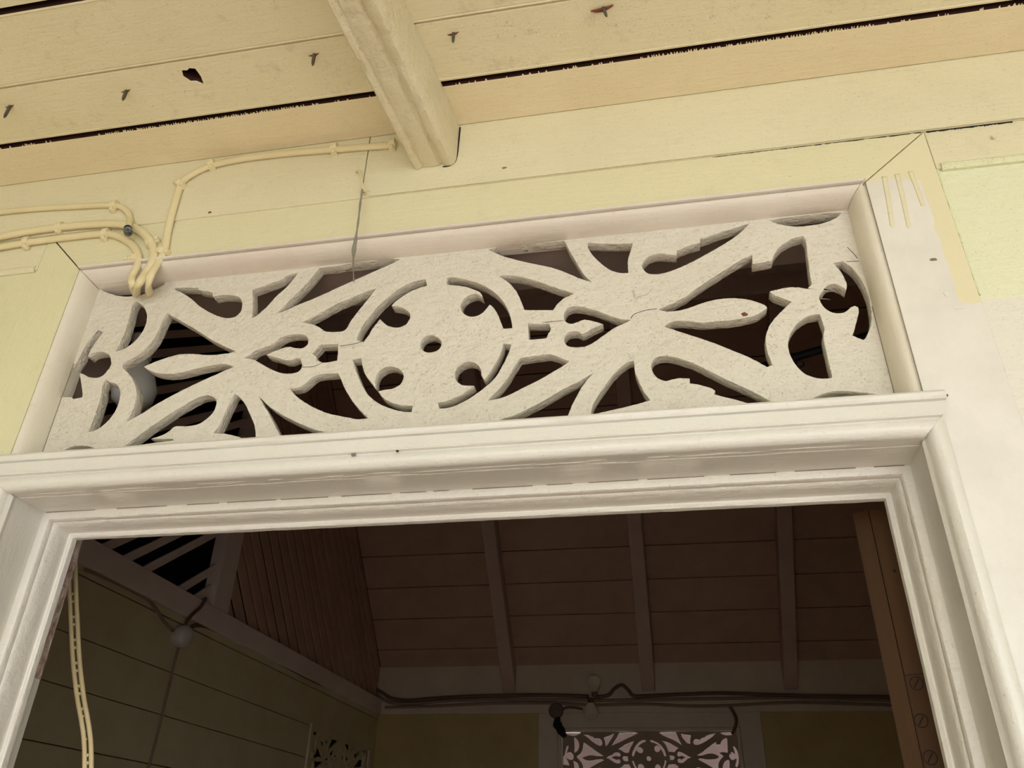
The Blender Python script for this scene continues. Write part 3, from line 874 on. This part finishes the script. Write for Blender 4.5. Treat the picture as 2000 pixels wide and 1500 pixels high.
c3 = cable([(-60, 475), (0, 463), (60, 452), (120, 444), (190, 438), (240, 439), (272, 450), (292, 470), (301, 492), (296, 515), (284, 535)], 0.0064, 0.0048, 'thick middle cable at the left that curls down into the fretwork corner',
           [at(274, 550, 0.763), at(268, 562, 0.775), at(267, 572, 0.795), at(268, 580, 0.83)])
clip(120, 446, 185, c3); clip(297, 478, -62, c3)
c4 = cable([(-60, 496), (0, 483), (60, 473), (130, 464), (200, 457), (232, 462), (258, 478), (270, 500), (268, 520), (259, 540)], 0.0056, 0.0043, 'lowest cable at the left, half hidden where it enters the fretwork corner',
           [at(258, 555, 0.767), at(262, 566, 0.79), at(264, 574, 0.83)])
clip(56, 475, 187, c4); clip(210, 459, 182, c4); clip(264, 509, -268, c4)

# hook and cobweb string
hk = empty('wall_hook', tuple(wall_pt(703, 340)), 'painted bent wire hook with a cobwebbed string left of the beam end', 'hook')
tube('wire', [wall_pt(695, 336, 0.001), wall_pt(700, 333, 0.006), wall_pt(705, 345, 0.012), wall_pt(708, 362, 0.013), wall_pt(711, 374, 0.010), wall_pt(713, 378, 0.002)], 0.0016, 0.0016, M_CABLE, hk)
st = empty('string', tuple(at(690, 560, 0.755)), 'grey cobwebbed string hanging from the wall hook over the fretwork', 'string')
tube('strand', [wall_pt(708, 370, 0.013), wall_pt(704, 395, 0.012), at(700, 430, 0.752), at(695, 465, 0.752), at(691, 490, 0.757), at(690, 520, 0.775), at(691, 550, 0.795)], 0.0021, 0.0017, M_STRING, st,
     radii=lambda t: 0.75 + 0.9 * math.exp(-((t - 0.62) / 0.12) ** 2) - 0.35 * t + 0.15 * math.sin(40 * t))

# small marks in the painted boards round the door
def dent(px, py, Y, r, mat, name, parent, sq=1.0):
    c = at(px, py, Y)
    rg = random.Random(px * 7 + py)
    k = 9
    pr = [rg.uniform(0.7, 1.15) * r for _ in range(k)]
    front = [c + Vector((math.cos(6.283 * i / k) * pr[i], -0.0007, math.sin(6.283 * i / k) * pr[i] * sq)) for i in range(k)]
    back = [c + Vector((math.cos(6.283 * i / k) * pr[i] * 1.25, 0.0004, math.sin(6.283 * i / k) * pr[i] * 1.25 * sq)) for i in range(k)]
    mk(name, front + back, [tuple(range(k)), tuple(range(k, 2 * k))] + [(i, (i + 1) % k, k + (i + 1) % k, k + i) for i in range(k)], mat, parent)


M_MARK = plain('grey_bare_mark', (132, 122, 108), 0.7)
dent(1823, 507, YA, 0.0040, M_MARK, 'paint_chip', t1, 0.45)
dent(1848, 574, YA, 0.0028, M_WHTV, 'paint_chip', t1, 1.4)
dent(1872, 602, YA, 0.0044, M_WHTV, 'paint_chip', t1, 0.25)
dent(1848, 772, YA, 0.0017, M_SPLINT, 'paint_chip', t1)
dent(1952, 860, YA + 0.0035, 0.0070, M_WHTV, 'paint_chip', wf, 0.7)
dent(1996, 1078, YA + 0.0035, 0.0018, M_DARK, 'paint_chip', wf)
dent(1964, 972, YA + 0.0035, 0.0016, M_DARK, 'paint_chip', wf)
for q in ((1502, 255), (1473, 313), (1345, 207), (962, 323), (1942, 266), (1856, 230)):
    dent(*q, YPL if q[1] < 300 else YA, 0.0028, M_YEL, 'nail_head', wf)
dent(410, 415, YPL, 0.0026, M_SPLINT, 'paint_chip', wf, 0.7)
dent(985, 328, YPL, 0.0030, M_MARK, 'paint_chip', wf, 0.5)
dent(690, 888, 0.7568, 0.0022, M_MARK, 'paint_chip', d1, 0.8)
dent(776, 880, 0.7568, 0.0016, M_DARK, 'paint_chip', d1, 0.9)
# paint skin bridging the lower edge of the wall plate, with the dark open joint showing between
rr = random.Random(9)
for x0, x1 in ((0.10, 0.349), (0.3545, 0.452)):
    v, f = [], []
    k = 110
    for i in range(k + 1):
        x = x0 + (x1 - x0) * i / k
        a = 0.0011 + 0.0007 * math.sin(i * 0.35) * rr.random() - 0.0012 * (rr.random() > 0.86)
        a = max(a * (0.45 + 0.55 * i / k if x0 < 0.2 else 1.0), 0.0001)
        v += [(x, YA - 0.0004, 0.7838), (x, YA - 0.0004, 0.7832 - a), (x, YA + 0.003, 0.7838), (x, YA + 0.003, 0.7832 - a)]
    for i in range(k):
        b = i * 4
        f += [(b, b + 1, b + 5, b + 4), (b + 2, b + 6, b + 7, b + 3), (b + 1, b + 3, b + 7, b + 5), (b, b + 4, b + 6, b + 2)]
    mk('open_joint', v, f, M_DARK, wf)
v, f = [], []
k = 260
for i in range(k + 1):
    x = -0.36 + 0.86 * i / k
    a = 0.0012 + 0.0012 * rr.random()
    v += [(x, YPL - 0.0002, 0.7860), (x, YPL - 0.0010 - 0.0008 * rr.random(), 0.7848), (x, YPL - 0.0002, 0.7838 - a * 0.3)]
for i in range(k):
    b = i * 3
    f += [(b, b + 1, b + 4, b + 3), (b + 1, b + 2, b + 5, b + 4), (b, b + 3, b + 5, b + 2)]
mk('paint_ridge', v, f, M_YEL, wf, smooth=True)

# ------------------------------------------------------------------ door_2: the open brown leaf with its hinge
dl, dr = at(1664, 1003, 0.935), at(1727, 989, 0.917)
d2 = empty('door_2', (dl.x, dl.y, -ZC), kind='structure')
e = Vector((dr.x - dl.x, dr.y - dl.y, 0))
ez = e.normalized()
lf = Vector((-ez.y, ez.x, 0)).normalized()           # direction in which the leaf runs into the room
if lf.y < 0: lf = -lf
A0 = Vector((dl.x, dl.y, 0)); ZT = dl.z
wth = 0.046


def leaf_pt(s, t, z): return A0 + ez * s + lf * t + Vector((0, 0, z))


def leaf_box(name, s0, s1, t0, t1_, z0, z1, mat, parent, bevel=0.001):
    return hexa(name, [leaf_pt(s0, t0, z0), leaf_pt(s1, t0, z0), leaf_pt(s1, t1_, z0), leaf_pt(s0, t1_, z0), leaf_pt(s0, t0, z1), leaf_pt(s1, t0, z1), leaf_pt(s1, t1_, z1), leaf_pt(s0, t1_, z1)], mat, parent, bevel)


def on_leaf(px, py):       # point of the door edge face that shows at a photo pixel
    d = ray(px, py)
    n_ = lf
    return d * (A0.dot(n_) / d.dot(n_))


h0 = on_leaf(1766, 1320)
s0 = (h0 - A0).dot(ez)
leaf_box('stile', 0, s0 - 0.0005, 0.0, 0.10, -ZC + 0.01, ZT, M_DOOR, d2)
leaf_box('stile', s0, wth, 0.0006, 0.10, -ZC + 0.01, ZT, M_DOOR, d2)
leaf_box('leaf_panel', 0.008, wth - 0.008, 0.10, 0.46, -ZC + 0.01, ZT - 0.01, M_DOOR, d2)


hg = leaf_box('hinge', s0 + 0.0004, wth + 0.004, -0.0012, 0.002, h0.z - 0.115, h0.z, M_HINGE, d2, 0.0005)
sA, sB, zA, zB = s0 + 0.0004, wth + 0.004, h0.z - 0.115, h0.z
for p0, p1 in (((sA, zB), (sB, zB)), ((sA, zB), (sA, zA))):
    tube('seam', [leaf_pt(p0[0], -0.0004, p0[1]), leaf_pt(p1[0], -0.0004, p1[1])], 0.0005, 0.0005, M_DARK, hg, nrm=tuple(-lf), k=1, seg=6)
for q in ((1791, 1335), (1800, 1408), (1818, 1480)):
    c = on_leaf(*q) - lf * 0.0012
    sc = lathe('screw', [(0.0062, -0.0003), (0.0062, 0.0001), (0.0052, 0.0004), (0.0005, 0.0005)], c, -lf, M_HINGE, hg, 16)
    u = (ez * 0.6 + Vector((0, 0, 0.8)))
    tube('rim', [c - lf * 0.0003 + (ez * math.cos(a) + Vector((0, 0, math.sin(a)))) * 0.0064 for a in [i * 0.3927 for i in range(17)]], 0.0004, 0.0003, M_DARK, sc, nrm=tuple(-lf), k=1, seg=6)
    tube('slot', [c - lf * 0.0005 - u * 0.0050, c - lf * 0.0005 + u * 0.0050], 0.0006, 0.0003, M_DARK, sc, nrm=tuple(-lf), k=1, seg=6)
dent_c = on_leaf(1747, 1115)
lathe('nail_hole', [(0.0018, 0.0002), (0.0016, 0.0005), (0.0003, 0.0005)], dent_c, -lf, M_DARK, d2, 10)

# ------------------------------------------------------------------ the room: back wall
wb = empty('wall_back', (0, YBK, -ZC), kind='structure')
TX0, TX1, TZ0, TZ1 = -0.176 - 0.515, -0.176 + 0.515, 0.556 - 0.150, 0.556 + 0.147       # opening of the back transom light
box('wall_panel', XLW - 0.05, -0.829, YBK + 0.012, YBK + 0.08, -ZC, 0.808, M_OLIVEB, wb, 0.002)
box('wall_panel', 0.485, XRW + 0.05, YBK + 0.012, YBK + 0.08, -ZC, 0.808, M_OLIVEB, wb, 0.002)
box('wall_plate', XLW - 0.05, XRW + 0.05, YBK, YBK + 0.08, 0.808, 0.885, M_TRIMB, wb, 0.002)
box('frieze_board', XLW - 0.05, XRW + 0.05, YBK - 0.008, YBK + 0.08, 0.887, 1.10, M_TRIMB, wb, 0.002)
box('casing', -0.829, TX0 - 0.022, YBK - 0.006, YBK + 0.08, -ZC, 0.807, M_TRIMB, wb, 0.003)
box('casing', TX1 + 0.022, 0.485, YBK - 0.006, YBK + 0.08, -ZC, 0.807, M_TRIMB, wb, 0.003)
box('casing', TX0 - 0.022, TX1 + 0.022, YBK - 0.006, YBK + 0.08, TZ1 + 0.02, 0.807, M_TRIMB, wb, 0.003)
box('bead', TX0 - 0.021, TX0, YBK - 0.012, YBK + 0.07, TZ0, TZ1 + 0.019, M_TRIMB, wb, 0.004)
box('bead', TX1, TX1 + 0.021, YBK - 0.012, YBK + 0.07, TZ0, TZ1 + 0.019, M_TRIMB, wb, 0.004)
box('bead', TX0 + 0.0005, TX1 - 0.0005, YBK - 0.012, YBK + 0.07, TZ1, TZ1 + 0.019, M_TRIMB, wb, 0.004)
box('transom_bar', TX0 - 0.021, TX1 + 0.021, YBK - 0.02, YBK + 0.08, TZ0 - 0.09, TZ0 - 0.001, M_TRIMB, wb, 0.004)
box('door_board', TX0 - 0.021, TX1 + 0.021, YBK + 0.03, YBK + 0.07, -ZC, TZ0 - 0.092, M_OLIVEB, wb, 0.002)
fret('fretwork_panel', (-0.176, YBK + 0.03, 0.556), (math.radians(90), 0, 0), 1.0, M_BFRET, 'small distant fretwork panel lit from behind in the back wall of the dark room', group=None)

# behind the back wall: pink back verandah
wv = tag(box('wall_back_verandah', -4, 4, 7.2, 7.3, -ZC, 3.2, M_BEYOND, bevel=0), kind='structure')

tag(box('wall_added_shade_back', -4.1, -4.0, YBK + 0.09, 7.3, -ZC, 1.25, M_BEYOND, bevel=0), kind='structure')  # unseen side added to keep light off the back verandah wall
tag(box('ceiling_added_shade_back', -4.1, 4, YBK + 0.09, 7.4, 1.25, 1.3, M_BEYOND, bevel=0), kind='structure')  # unseen roof added to dim what shows behind the back fretwork

# left side wall with boards, rail, gable screen
wl = empty('wall_left', (XLW, 3.0, -ZC), kind='structure')
FY0, FY1, FZ1 = 4.27, 5.14, 0.585          # light in the left wall
rows = [0.779, 0.60, 0.45, 0.285, 0.12, -0.045, -0.21, -0.60, -1.0, -ZC]
for i in range(len(rows) - 1):
    z1, z0 = rows[i], rows[i + 1]
    if z1 > 0.27 and i > 0:
        box('plank', XLW - 0.025, XLW, 0.905, FY0, z0 + 0.0015, z1 - 0.0015, M_OLIVE, wl, 0.002)
        box('plank', XLW - 0.025, XLW, FY1, YBK + 0.011, z0 + 0.0015, z1 - 0.0015, M_OLIVE, wl, 0.002)
    else:
        box('plank', XLW - 0.025, XLW, 0.905, YBK + 0.011, z0 + 0.0015, z1 - 0.0015, M_OLIVE, wl, 0.002)
box('plank', XLW - 0.025, XLW - 0.001, 0.905, YBK + 0.011, 0.782, 0.81, M_OLIVE, wl, 0.001)
box('rail', XLW - 0.03, XLW + 0.022, 0.905, YBK - 0.009, 0.806, 0.895, M_RAIL, wl, 0.004)
box('casing', XLW - 0.02, XLW + 0.010, FY0 - 0.035, FY0, 0.27, FZ1 + 0.03, M_OLIVE, wl, 0.002)
box('casing', XLW - 0.02, XLW + 0.010, FY1, FY1 + 0.035, 0.27, FZ1 + 0.03, M_TRIMB, wl, 0.002)
box('casing', XLW - 0.02, XLW + 0.010, FY0, FY1, FZ1, FZ1 + 0.03, M_OLIVE, wl, 0.002)
fret('fretwork_panel', (XLW - 0.012, (FY0 + FY1) / 2, FZ1 - 0.128), (math.radians(90), 0, math.radians(90)), 0.85, M_OLIVE, 'small dark fretwork panel low on the left side wall of the room')
# king post and chevron slats of the gable screen
PY0, PY1 = 3.07, 3.20
gs = empty('gable_screen', (XLW, 3.1, 0.895), 'slatted gable screen with a middle post and slanting slats above the left rail', 'screen')
box('king_post', XLW - 0.045, XLW + 0.012, PY0, PY1, 0.896, 2.72, M_RAIL, gs, 0.003)


def clip_poly(poly, fn):
    out = []
    for i in range(len(poly)):
        a, b = poly[i - 1], poly[i]
        fa, fb = fn(a), fn(b)
        if (fa >= 0) != (fb >= 0):
            t = fa / (fa - fb)
            out.append((a[0] + (b[0] - a[0]) * t, a[1] + (b[1] - a[1]) * t))
        if fb >= 0: out.append(b)
    return out


def slat(y0, slope, w, mat):
    """slat standing on the rail at Y = y0 and rising towards the post, cut off by post and ceiling"""
    s = 1 if slope > 0 else -1
    q = [(y0, 0.896), (y0 + w, 0.896), (y0 + w + s * 3, 0.896 + 3 * abs(slope)), (y0 + s * 3, 0.896 + 3 * abs(slope))]
    if s > 0:
        q = clip_poly(q, lambda p: PY0 - 0.001 - p[0]); q = clip_poly(q, lambda p: p[0] - 0.95)
    else:
        q = clip_poly(q, lambda p: p[0] - PY1 - 0.001); q = clip_poly(q, lambda p: 5.24 - p[0])
    q = clip_poly(q, lambda p: 2.71 - p[1])
    q = clip_poly(q, lambda p: 1.09 + 5.25 - p[0] - p[1]); q = clip_poly(q, lambda p: 1.09 + p[0] - 0.91 - p[1])
    q = clip_poly(q, lambda p: p[1] - 0.896)
    if len(q) < 3: return
    n_ = len(q)
    v = [(XLW - 0.022, a, b) for a, b in q] + [(XLW - 0.012, a, b) for a, b in q]
    mk('slat', v, [tuple(range(n_)), tuple(range(2 * n_ - 1, n_ - 1, -1))] + [(i, (i + 1) % n_, n_ + (i + 1) % n_, n_ + i) for i in range(n_)], mat, gs, bevel=0.0015)


rs = random.Random(2)
for yv in [2.935, 2.815, 2.570, 2.447, 2.325] + [2.20 - 0.122 * i for i in range(24)]:
    slat(yv, 0.72, 0.056, M_RAIL)
yv = 3.222
while yv < 6.6:
    slat(yv, -1.05, 0.088, M_ROOMC)
    yv += 0.1155 + rs.uniform(-0.002, 0.005)
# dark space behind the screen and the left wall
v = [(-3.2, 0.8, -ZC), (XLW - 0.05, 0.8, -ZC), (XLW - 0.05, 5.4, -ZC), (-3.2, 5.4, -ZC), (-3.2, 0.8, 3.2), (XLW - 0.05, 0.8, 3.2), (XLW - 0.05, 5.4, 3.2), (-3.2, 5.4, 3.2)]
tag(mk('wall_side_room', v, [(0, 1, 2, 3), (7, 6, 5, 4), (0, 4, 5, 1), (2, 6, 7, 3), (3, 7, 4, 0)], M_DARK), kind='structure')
# right wall
tag(box('wall_right', XRW, XRW + 0.1, 0.9, YBK + 0.1, -ZC, 3.0, M_OLIVE, bevel=0), kind='structure')

# ------------------------------------------------------------------ room ceiling: two boarded slopes and a flat crown, with rafters
SL = 1.0
ZF = 1.084                              # boards meet the back wall here
ZCR = 2.735                             # flat crown
YC1 = YBK - (ZCR - ZF) / SL             # far edge of the crown
YC0 = YB + (ZCR - ZF) / SL
cr = empty('ceiling_room', (-0.17, 3.08, ZF), kind='structure')
X0, X1 = XLW - 0.008, XRW
n_far = 11
for i in range(n_far):
    step = (YBK - YC1) / n_far
    if i == 0: a, b = 0.0, 0.099
    else:
        st_ = (YBK - YC1 - 0.099) / (n_far - 1)
        a, b = 0.099 + (i - 1) * st_, 0.099 + i * st_
    a += 0.0022; b -= 0.0022
    for far in (True, False):
        ya, yb_ = (YBK - a, YBK - b) if far else (YB + a, YB + b)
        za_, zb_ = ZF + a * SL, ZF + b * SL
        s = 1 if far else -1
        o_ = 0.018
        hexa('plank', [(X0, ya, za_), (X1, ya, za_), (X1, ya + s * o_, za_ + o_), (X0, ya + s * o_, za_ + o_), (X0, yb_, zb_), (X1, yb_, zb_), (X1, yb_ + s * o_, zb_ + o_), (X0, yb_ + s * o_, zb_ + o_)], M_ROOMC, cr, 0.002)
# roof skin over the slopes and crown
for pts in ([(YBK + 0.3, ZF - 0.24), (YC1 + 0.03, ZCR + 0.03)], [(YC1 + 0.03, ZCR + 0.03), (YC0 - 0.03, ZCR + 0.03)], [(YC0 - 0.03, ZCR + 0.03), (YB - 0.2, ZF - 0.14)]):
    (a, za_), (b, zb_) = pts
    hexa('roof_board', [(-3.4, a, za_), (2.2, a, za_), (2.2, a + 0.001, za_ + 0.06), (-3.4, a + 0.001, za_ + 0.06), (-3.4, b, zb_), (2.2, b, zb_), (2.2, b + 0.001, zb_ + 0.06), (-3.4, b + 0.001, zb_ + 0.06)], M_GAP, cr, 0)
yv = YC0
while yv < YC1 - 0.01:
    box('plank', X0, X1, yv + 0.001, min(yv + 0.15, YC1) - 0.001, ZCR, ZCR + 0.018, M_RAIL, cr, 0.002)  # crown boards paler than the slopes: light from the floor put into their colour
    yv += 0.152
box('cornice', X0, X1, YC1 - 0.012, YC1 + 0.02, ZCR - 0.105, ZCR - 0.001, M_RAIL, cr, 0.004)
box('batten', X0, X1, 3.22, 3.28, ZCR - 0.022, ZCR - 0.0005, M_RAIL, cr, 0.003)
box('frieze_board', X0, X1, YB, YB + 0.03, 0.90, ZF + 0.02, M_ROOMB, cr, 0.002)
for i, (xc, lab) in enumerate(((-1.012, 'pale rafter on the room slope nearest the slatted gable'), (-0.152, 'middle pale rafter on the room slope above the back wall bulbs'), (0.680, 'pale rafter on the room slope nearest the brown door'))):
    root = empty('rafter', (xc, YBK - 0.1, 0.91), lab, 'rafter', 'rafters on the far slope')
    w = 0.041
    t = 0.105
    v = []
    for yv, zv in ((YBK - 0.010, ZF + 0.010), (YC1 + 0.013, ZCR - 0.011)):
        pass
    ya, za_ = YBK - 0.012, ZF + 0.004
    yb_, zb_ = YC1 + 0.03, ZCR - 0.038
    v = [(xc - w, ya, za_ - t * 1.55), (xc + w, ya, za_ - t * 1.55), (xc + w, ya, za_), (xc - w, ya, za_), (xc - w, yb_ - t * 0.1, zb_ - t * 1.4), (xc + w, yb_ - t * 0.1, zb_ - t * 1.4), (xc + w, yb_, zb_), (xc - w, yb_, zb_)]
    mk('rafter_timber', v, BOXF, M_ROOMB, root, bevel=0.006)

# ------------------------------------------------------------------ fittings in the room
# cables along the back wall plate
def back_cable(pts, r, lab, mat=M_RCAB, off=0.012):
    P = [at(a, b, YBK - off) for a, b in pts]
    root = empty('room_cable', (P[0].x, P[0].y, min(p.z for p in P)), lab, 'cable', 'cables along the back wall')
    tube('sheath', P, r, r, mat, root, k=5, seg=8)
    return root


back_cable([(728, 1343), (745, 1352), (765, 1364), (800, 1368), (850, 1364), (920, 1360), (1000, 1358), (1080, 1358), (1150, 1360)], 0.0105, 'topmost dark cable drooping along the back wall from the left corner', M_DCAB, 0.036)
back_cable([(732, 1352), (760, 1371), (810, 1374), (880, 1368), (960, 1366), (1050, 1366), (1130, 1367), (1200, 1368), (1300, 1366), (1420, 1364), (1560, 1363), (1760, 1368)], 0.0095, 'long middle cable along the back wall', M_RCAB)
back_cable([(752, 1382), (780, 1381), (850, 1379), (950, 1374), (1055, 1373), (1100, 1374), (1180, 1377), (1260, 1375), (1340, 1379), (1420, 1378), (1560, 1372), (1760, 1378)], 0.0085, 'lowest pale cable along the back wall', M_RCAB, 0.010)
back_cable([(1160, 1362), (1188, 1358), (1200, 1345), (1215, 1338), (1227, 1348), (1238, 1359), (1270, 1359), (1400, 1354), (1500, 1357), (1620, 1360), (1760, 1361)], 0.0105, 'dark cable with a raised loop right of the bulbs', M_DCAB, 0.036)
back_cable([(1425, 1380), (1433, 1392), (1438, 1408), (1434, 1425), (1430, 1434)], 0.009, 'short dark cable hanging at the right of the back fretwork', M_DCAB, 0.03)


def bulb(px, py, r, lab, up):
    c = at(px, py, YBK - 0.09)
    root = empty('light_bulb', (c.x, c.y, c.z - r), lab, 'bulb')
    ax_ = Vector((0, -0.25, 1 if up else -1)).normalized()
    lathe('glass', [(0.010, -r * 1.5), (0.014, -r * 1.2), (r * 0.72, -r * 0.72), (r, 0.0), (r * 0.87, r * 0.5), (r * 0.5, r * 0.87), (0.001, r)], c, ax_, M_GLASS, root, 20)
    lathe('socket', [(0.010, -r * 1.80), (0.018, -r * 1.75), (0.018, -r * 1.25), (0.012, -r * 1.2)], c, ax_, M_DCAB, root, 16)


bulb(1160, 1333, 0.045, 'upper clear bulb pointing up above the back wall cables', True)
bulb(1154, 1390, 0.045, 'lower clear bulb pointing down below the back wall cables', False)
jb = at(1086, 1388, YBK - 0.02)
jr = empty('junction_box', (jb.x, jb.y, jb.z), 'round grimy brown junction box at the left of the back fretwork', 'junction box')
lathe('cover', [(0.044, 0.0), (0.046, 0.012), (0.040, 0.024), (0.002, 0.028)], (jb.x, YBK - 0.006, jb.z), (0, -1, 0), M_DCAB, jr, 18)
tube('stub_cable', [at(1098, 1388, YBK - 0.02), at(1106, 1382, YBK - 0.03), at(1122, 1382, YBK - 0.03), at(1138, 1385, YBK - 0.03)], 0.007, 0.007, M_DCAB, jr, k=4, seg=8)
tube('debris', [at(1090, 1400, YBK - 0.02), at(1088, 1412, YBK - 0.03), at(1094, 1424, YBK - 0.03), at(1104, 1440, YBK - 0.02)], 0.020, 0.012, M_DARK, jr, k=4, seg=8, radii=lambda t: 0.6 + 0.9 * math.sin(3.1 * t) * (0.8 + 0.2 * math.sin(19 * t)))

# cable under the left rail, white box and its cord
rc = empty('room_cable', (XLW, 3, 0.79), 'cable clipped under the rail of the left side wall', 'cable')
tube('sheath', [atx(a, b, XLW + 0.006) for a, b in ((165, 1112), (215, 1133), (275, 1163), (300, 1182), (318, 1210), (338, 1232))], 0.006, 0.005, M_RCAB, rc, nrm=(1, 0, 0), k=5, seg=8)
rc2 = empty('room_cable', (XLW, 3.5, 0.79), 'brown cable sagging under the left rail towards the far corner', 'cable')
tube('sheath', [atx(a, b, XLW + 0.008) for a, b in ((368, 1232), (380, 1222), (398, 1222), (430, 1235), (500, 1268), (560, 1302), (620, 1333), (690, 1362), (728, 1382))], 0.009, 0.007, M_DCAB, rc2, nrm=(1, 0, 0), k=5, seg=8)
rc3 = empty('room_cable', (XLW, 2.95, 0.79), 'short brown cable from the gable post down to the white ceiling rose box', 'cable')
tube('sheath', [atx(a, b, XLW + 0.030) for a, b in ((402, 1168), (392, 1185), (376, 1200), (366, 1212), (360, 1226))], 0.008, 0.006, M_DCAB, rc3, nrm=(1, 0, 0), k=5, seg=8)
bc = atx(358, 1243, XLW + 0.03)
wbx = empty('switch_box', (bc.x, bc.y, bc.z), 'round white box with a cord on the left side wall under the rail', 'switch')
lathe('cover', [(0.036, -0.028), (0.040, -0.02), (0.042, 0.004), (0.036, 0.020), (0.020, 0.030), (0.002, 0.033)], bc, (1, -0.1, -0.15), M_BOXW, wbx, 22)
tube('cord', [atx(a, b, XLW + 0.008) for a, b in ((350, 1262), (342, 1290), (330, 1340), (318, 1390), (306, 1440), (290, 1500), (270, 1580))], 0.0055, 0.0045, M_RCAB, wbx, nrm=(1, 0, 0), k=5, seg=8)

# twin flex hanging just inside the doorway at the left
tw = empty('hanging_flex', tuple(at(178, 1560, 0.99)), 'cream twin flex hanging inside the left door jamb', 'cable')
for dx, nm in ((-6.5, 'wire'), (6.5, 'wire')):
    tube(nm, [at(a + dx, b, 0.99) for a, b in ((141, 1085), (142, 1150), (145, 1220), (149, 1290), (157, 1360), (166, 1410), (171, 1450), (172, 1500), (172, 1580))], 0.0031, 0.0028, M_TWIN, tw, k=5, seg=8)
for i in range(26):
    yv = 1130 + i * 15
    xc = 141.5 + (yv - 1085) ** 2 * 0.000185
    p = at(xc, yv, 0.9905)
    if i % 3 != 1:
        box('web', p.x - 0.0028, p.x + 0.0028, p.y - 0.0006, p.y + 0.0006, p.z - 0.0018, p.z + 0.0018, M_TWIN, tw, 0)

# black rod and pale bulb glimpsed through the fretwork
rp = [at(1490, 716, 1.10), at(1655, 668, 1.02)]
rp[1] = rp[0] + (rp[1] - rp[0]) * ((1.10 - YB - 0.001) / (1.10 - rp[1].y))
rod = empty('curtain_rod', tuple(rp[0]), 'black rod with a ring glimpsed through the right-hand fretwork cut-out', 'rod')
tube('rod', [rp[0], rp[0].lerp(rp[1], 0.5), rp[1]], 0.0062, 0.0062, M_BLACK, rod, k=3, seg=12)
rcn = at(1561, 706, 1.055)
tube('ring', [rcn + Vector((math.cos(a) * 0.0055, 0, math.sin(a) * 0.0055 - 0.004)) for a in [i * 0.5236 for i in range(13)]], 0.0012, 0.0012, M_BLACK, rod, k=2, seg=6)
gb = at(262, 762, 0.905)
gbr = empty('light_bulb', (gb.x, gb.y, gb.z), 'pale round bulb half hidden behind the left side of the big fretwork', 'bulb')
lathe('glass', [(0.011, -0.055), (0.014, -0.045), (0.026, -0.022), (0.032, 0.0), (0.028, 0.017), (0.016, 0.028), (0.001, 0.032)], gb, (0, 0.15, -1), M_BULB, gbr, 22)
lathe('socket', [(0.010, -0.09), (0.016, -0.085), (0.016, -0.05), (0.012, -0.048)], gb, (0, 0.15, -1), M_BOXW, gbr, 16)

# unseen end wall added on the left to cut the light from that side
tag(box('wall_added_shade_left', -2.3, -2.2, -1.7, 0.76, -ZC, ZCE, M_GRNV, bevel=0), kind='structure')

tag(box('wall_added_shade_front', -2.3, -1.15, -1.8, -1.7, -ZC, ZCE, M_WHT, bevel=0), kind='structure')  # added out of view to block light from the left front

# cracked paint along the soffit of the bar, the joint above the stop, and the left edge of the fretwork
rr = random.Random(21)
for yv in (0.7735, 0.7760, 0.7815):
    x = RXL + 0.01 + rr.uniform(0, 0.04)
    while x < RXR - 0.02:
        L = rr.uniform(0.02, 0.11)
        x1 = min(x + L, RXR - 0.01)
        tube('paint_ridge', [(x, yv, RZT - 0.0001), ((x + x1) / 2, yv + rr.uniform(-0.0008, 0.0008), RZT - 0.0002), (x1, yv, RZT - 0.0001)], 0.0005, 0.0004, M_STOP, d1, nrm=(0, 0, -1), k=3, seg=6, radii=lambda t: 0.3 + math.sin(3.14 * t))
        x = x1 + rr.uniform(0.01, 0.07)
x = RXL + 0.004
while x < RXR - 0.02:
    x1 = min(x + rr.uniform(0.015, 0.07), RXR - 0.002)
    tube('crack', [(x, 0.8290, RZT - 0.0002), ((x + x1) / 2, 0.8288 + rr.uniform(-0.0005, 0.0005), RZT - 0.0003), (x1, 0.8290, RZT - 0.0002)], 0.0004, 0.0004, M_MARK, d1, nrm=(0, 0, -1), k=3, seg=6)
    x = x1 + rr.uniform(0.004, 0.03)
tube('crack', [(PXL + 0.0003, YP - 0.0001, 0.42), (PXL + 0.0002, YP - 0.0001, 0.50), (PXL + 0.0004, YP - 0.0001, 0.57)], 0.0006, 0.0004, M_MARK, t1, k=3, seg=6)
tube('crack', [(PXR - 0.0003, YP - 0.0001, 0.43), (PXR - 0.0002, YP - 0.0001, 0.50), (PXR - 0.0004, YP - 0.0001, 0.55)], 0.0004, 0.0004, M_MARK, t1, k=3, seg=6)
# lumpy paint line where the right-hand panel meets the architrave
P = []
zv = 0.722
while zv > 0.535:
    P.append((AXR + 0.0012 + rr.uniform(-0.0004, 0.0004), YA + 0.0022, zv)); zv -= 0.006
tube('paint_ridge', P, 0.0017, 0.0020, M_GRNP, wf, k=2, seg=8, radii=lambda t: 0.75 + 0.35 * math.sin(37 * t) * math.sin(91 * t))
tag(box('wall_added_shade_right', 2.3, 2.4, -1.7, 0.76, -ZC, ZCE, M_WHT, bevel=0), kind='structure')  # unseen end wall added to lower the light from the right
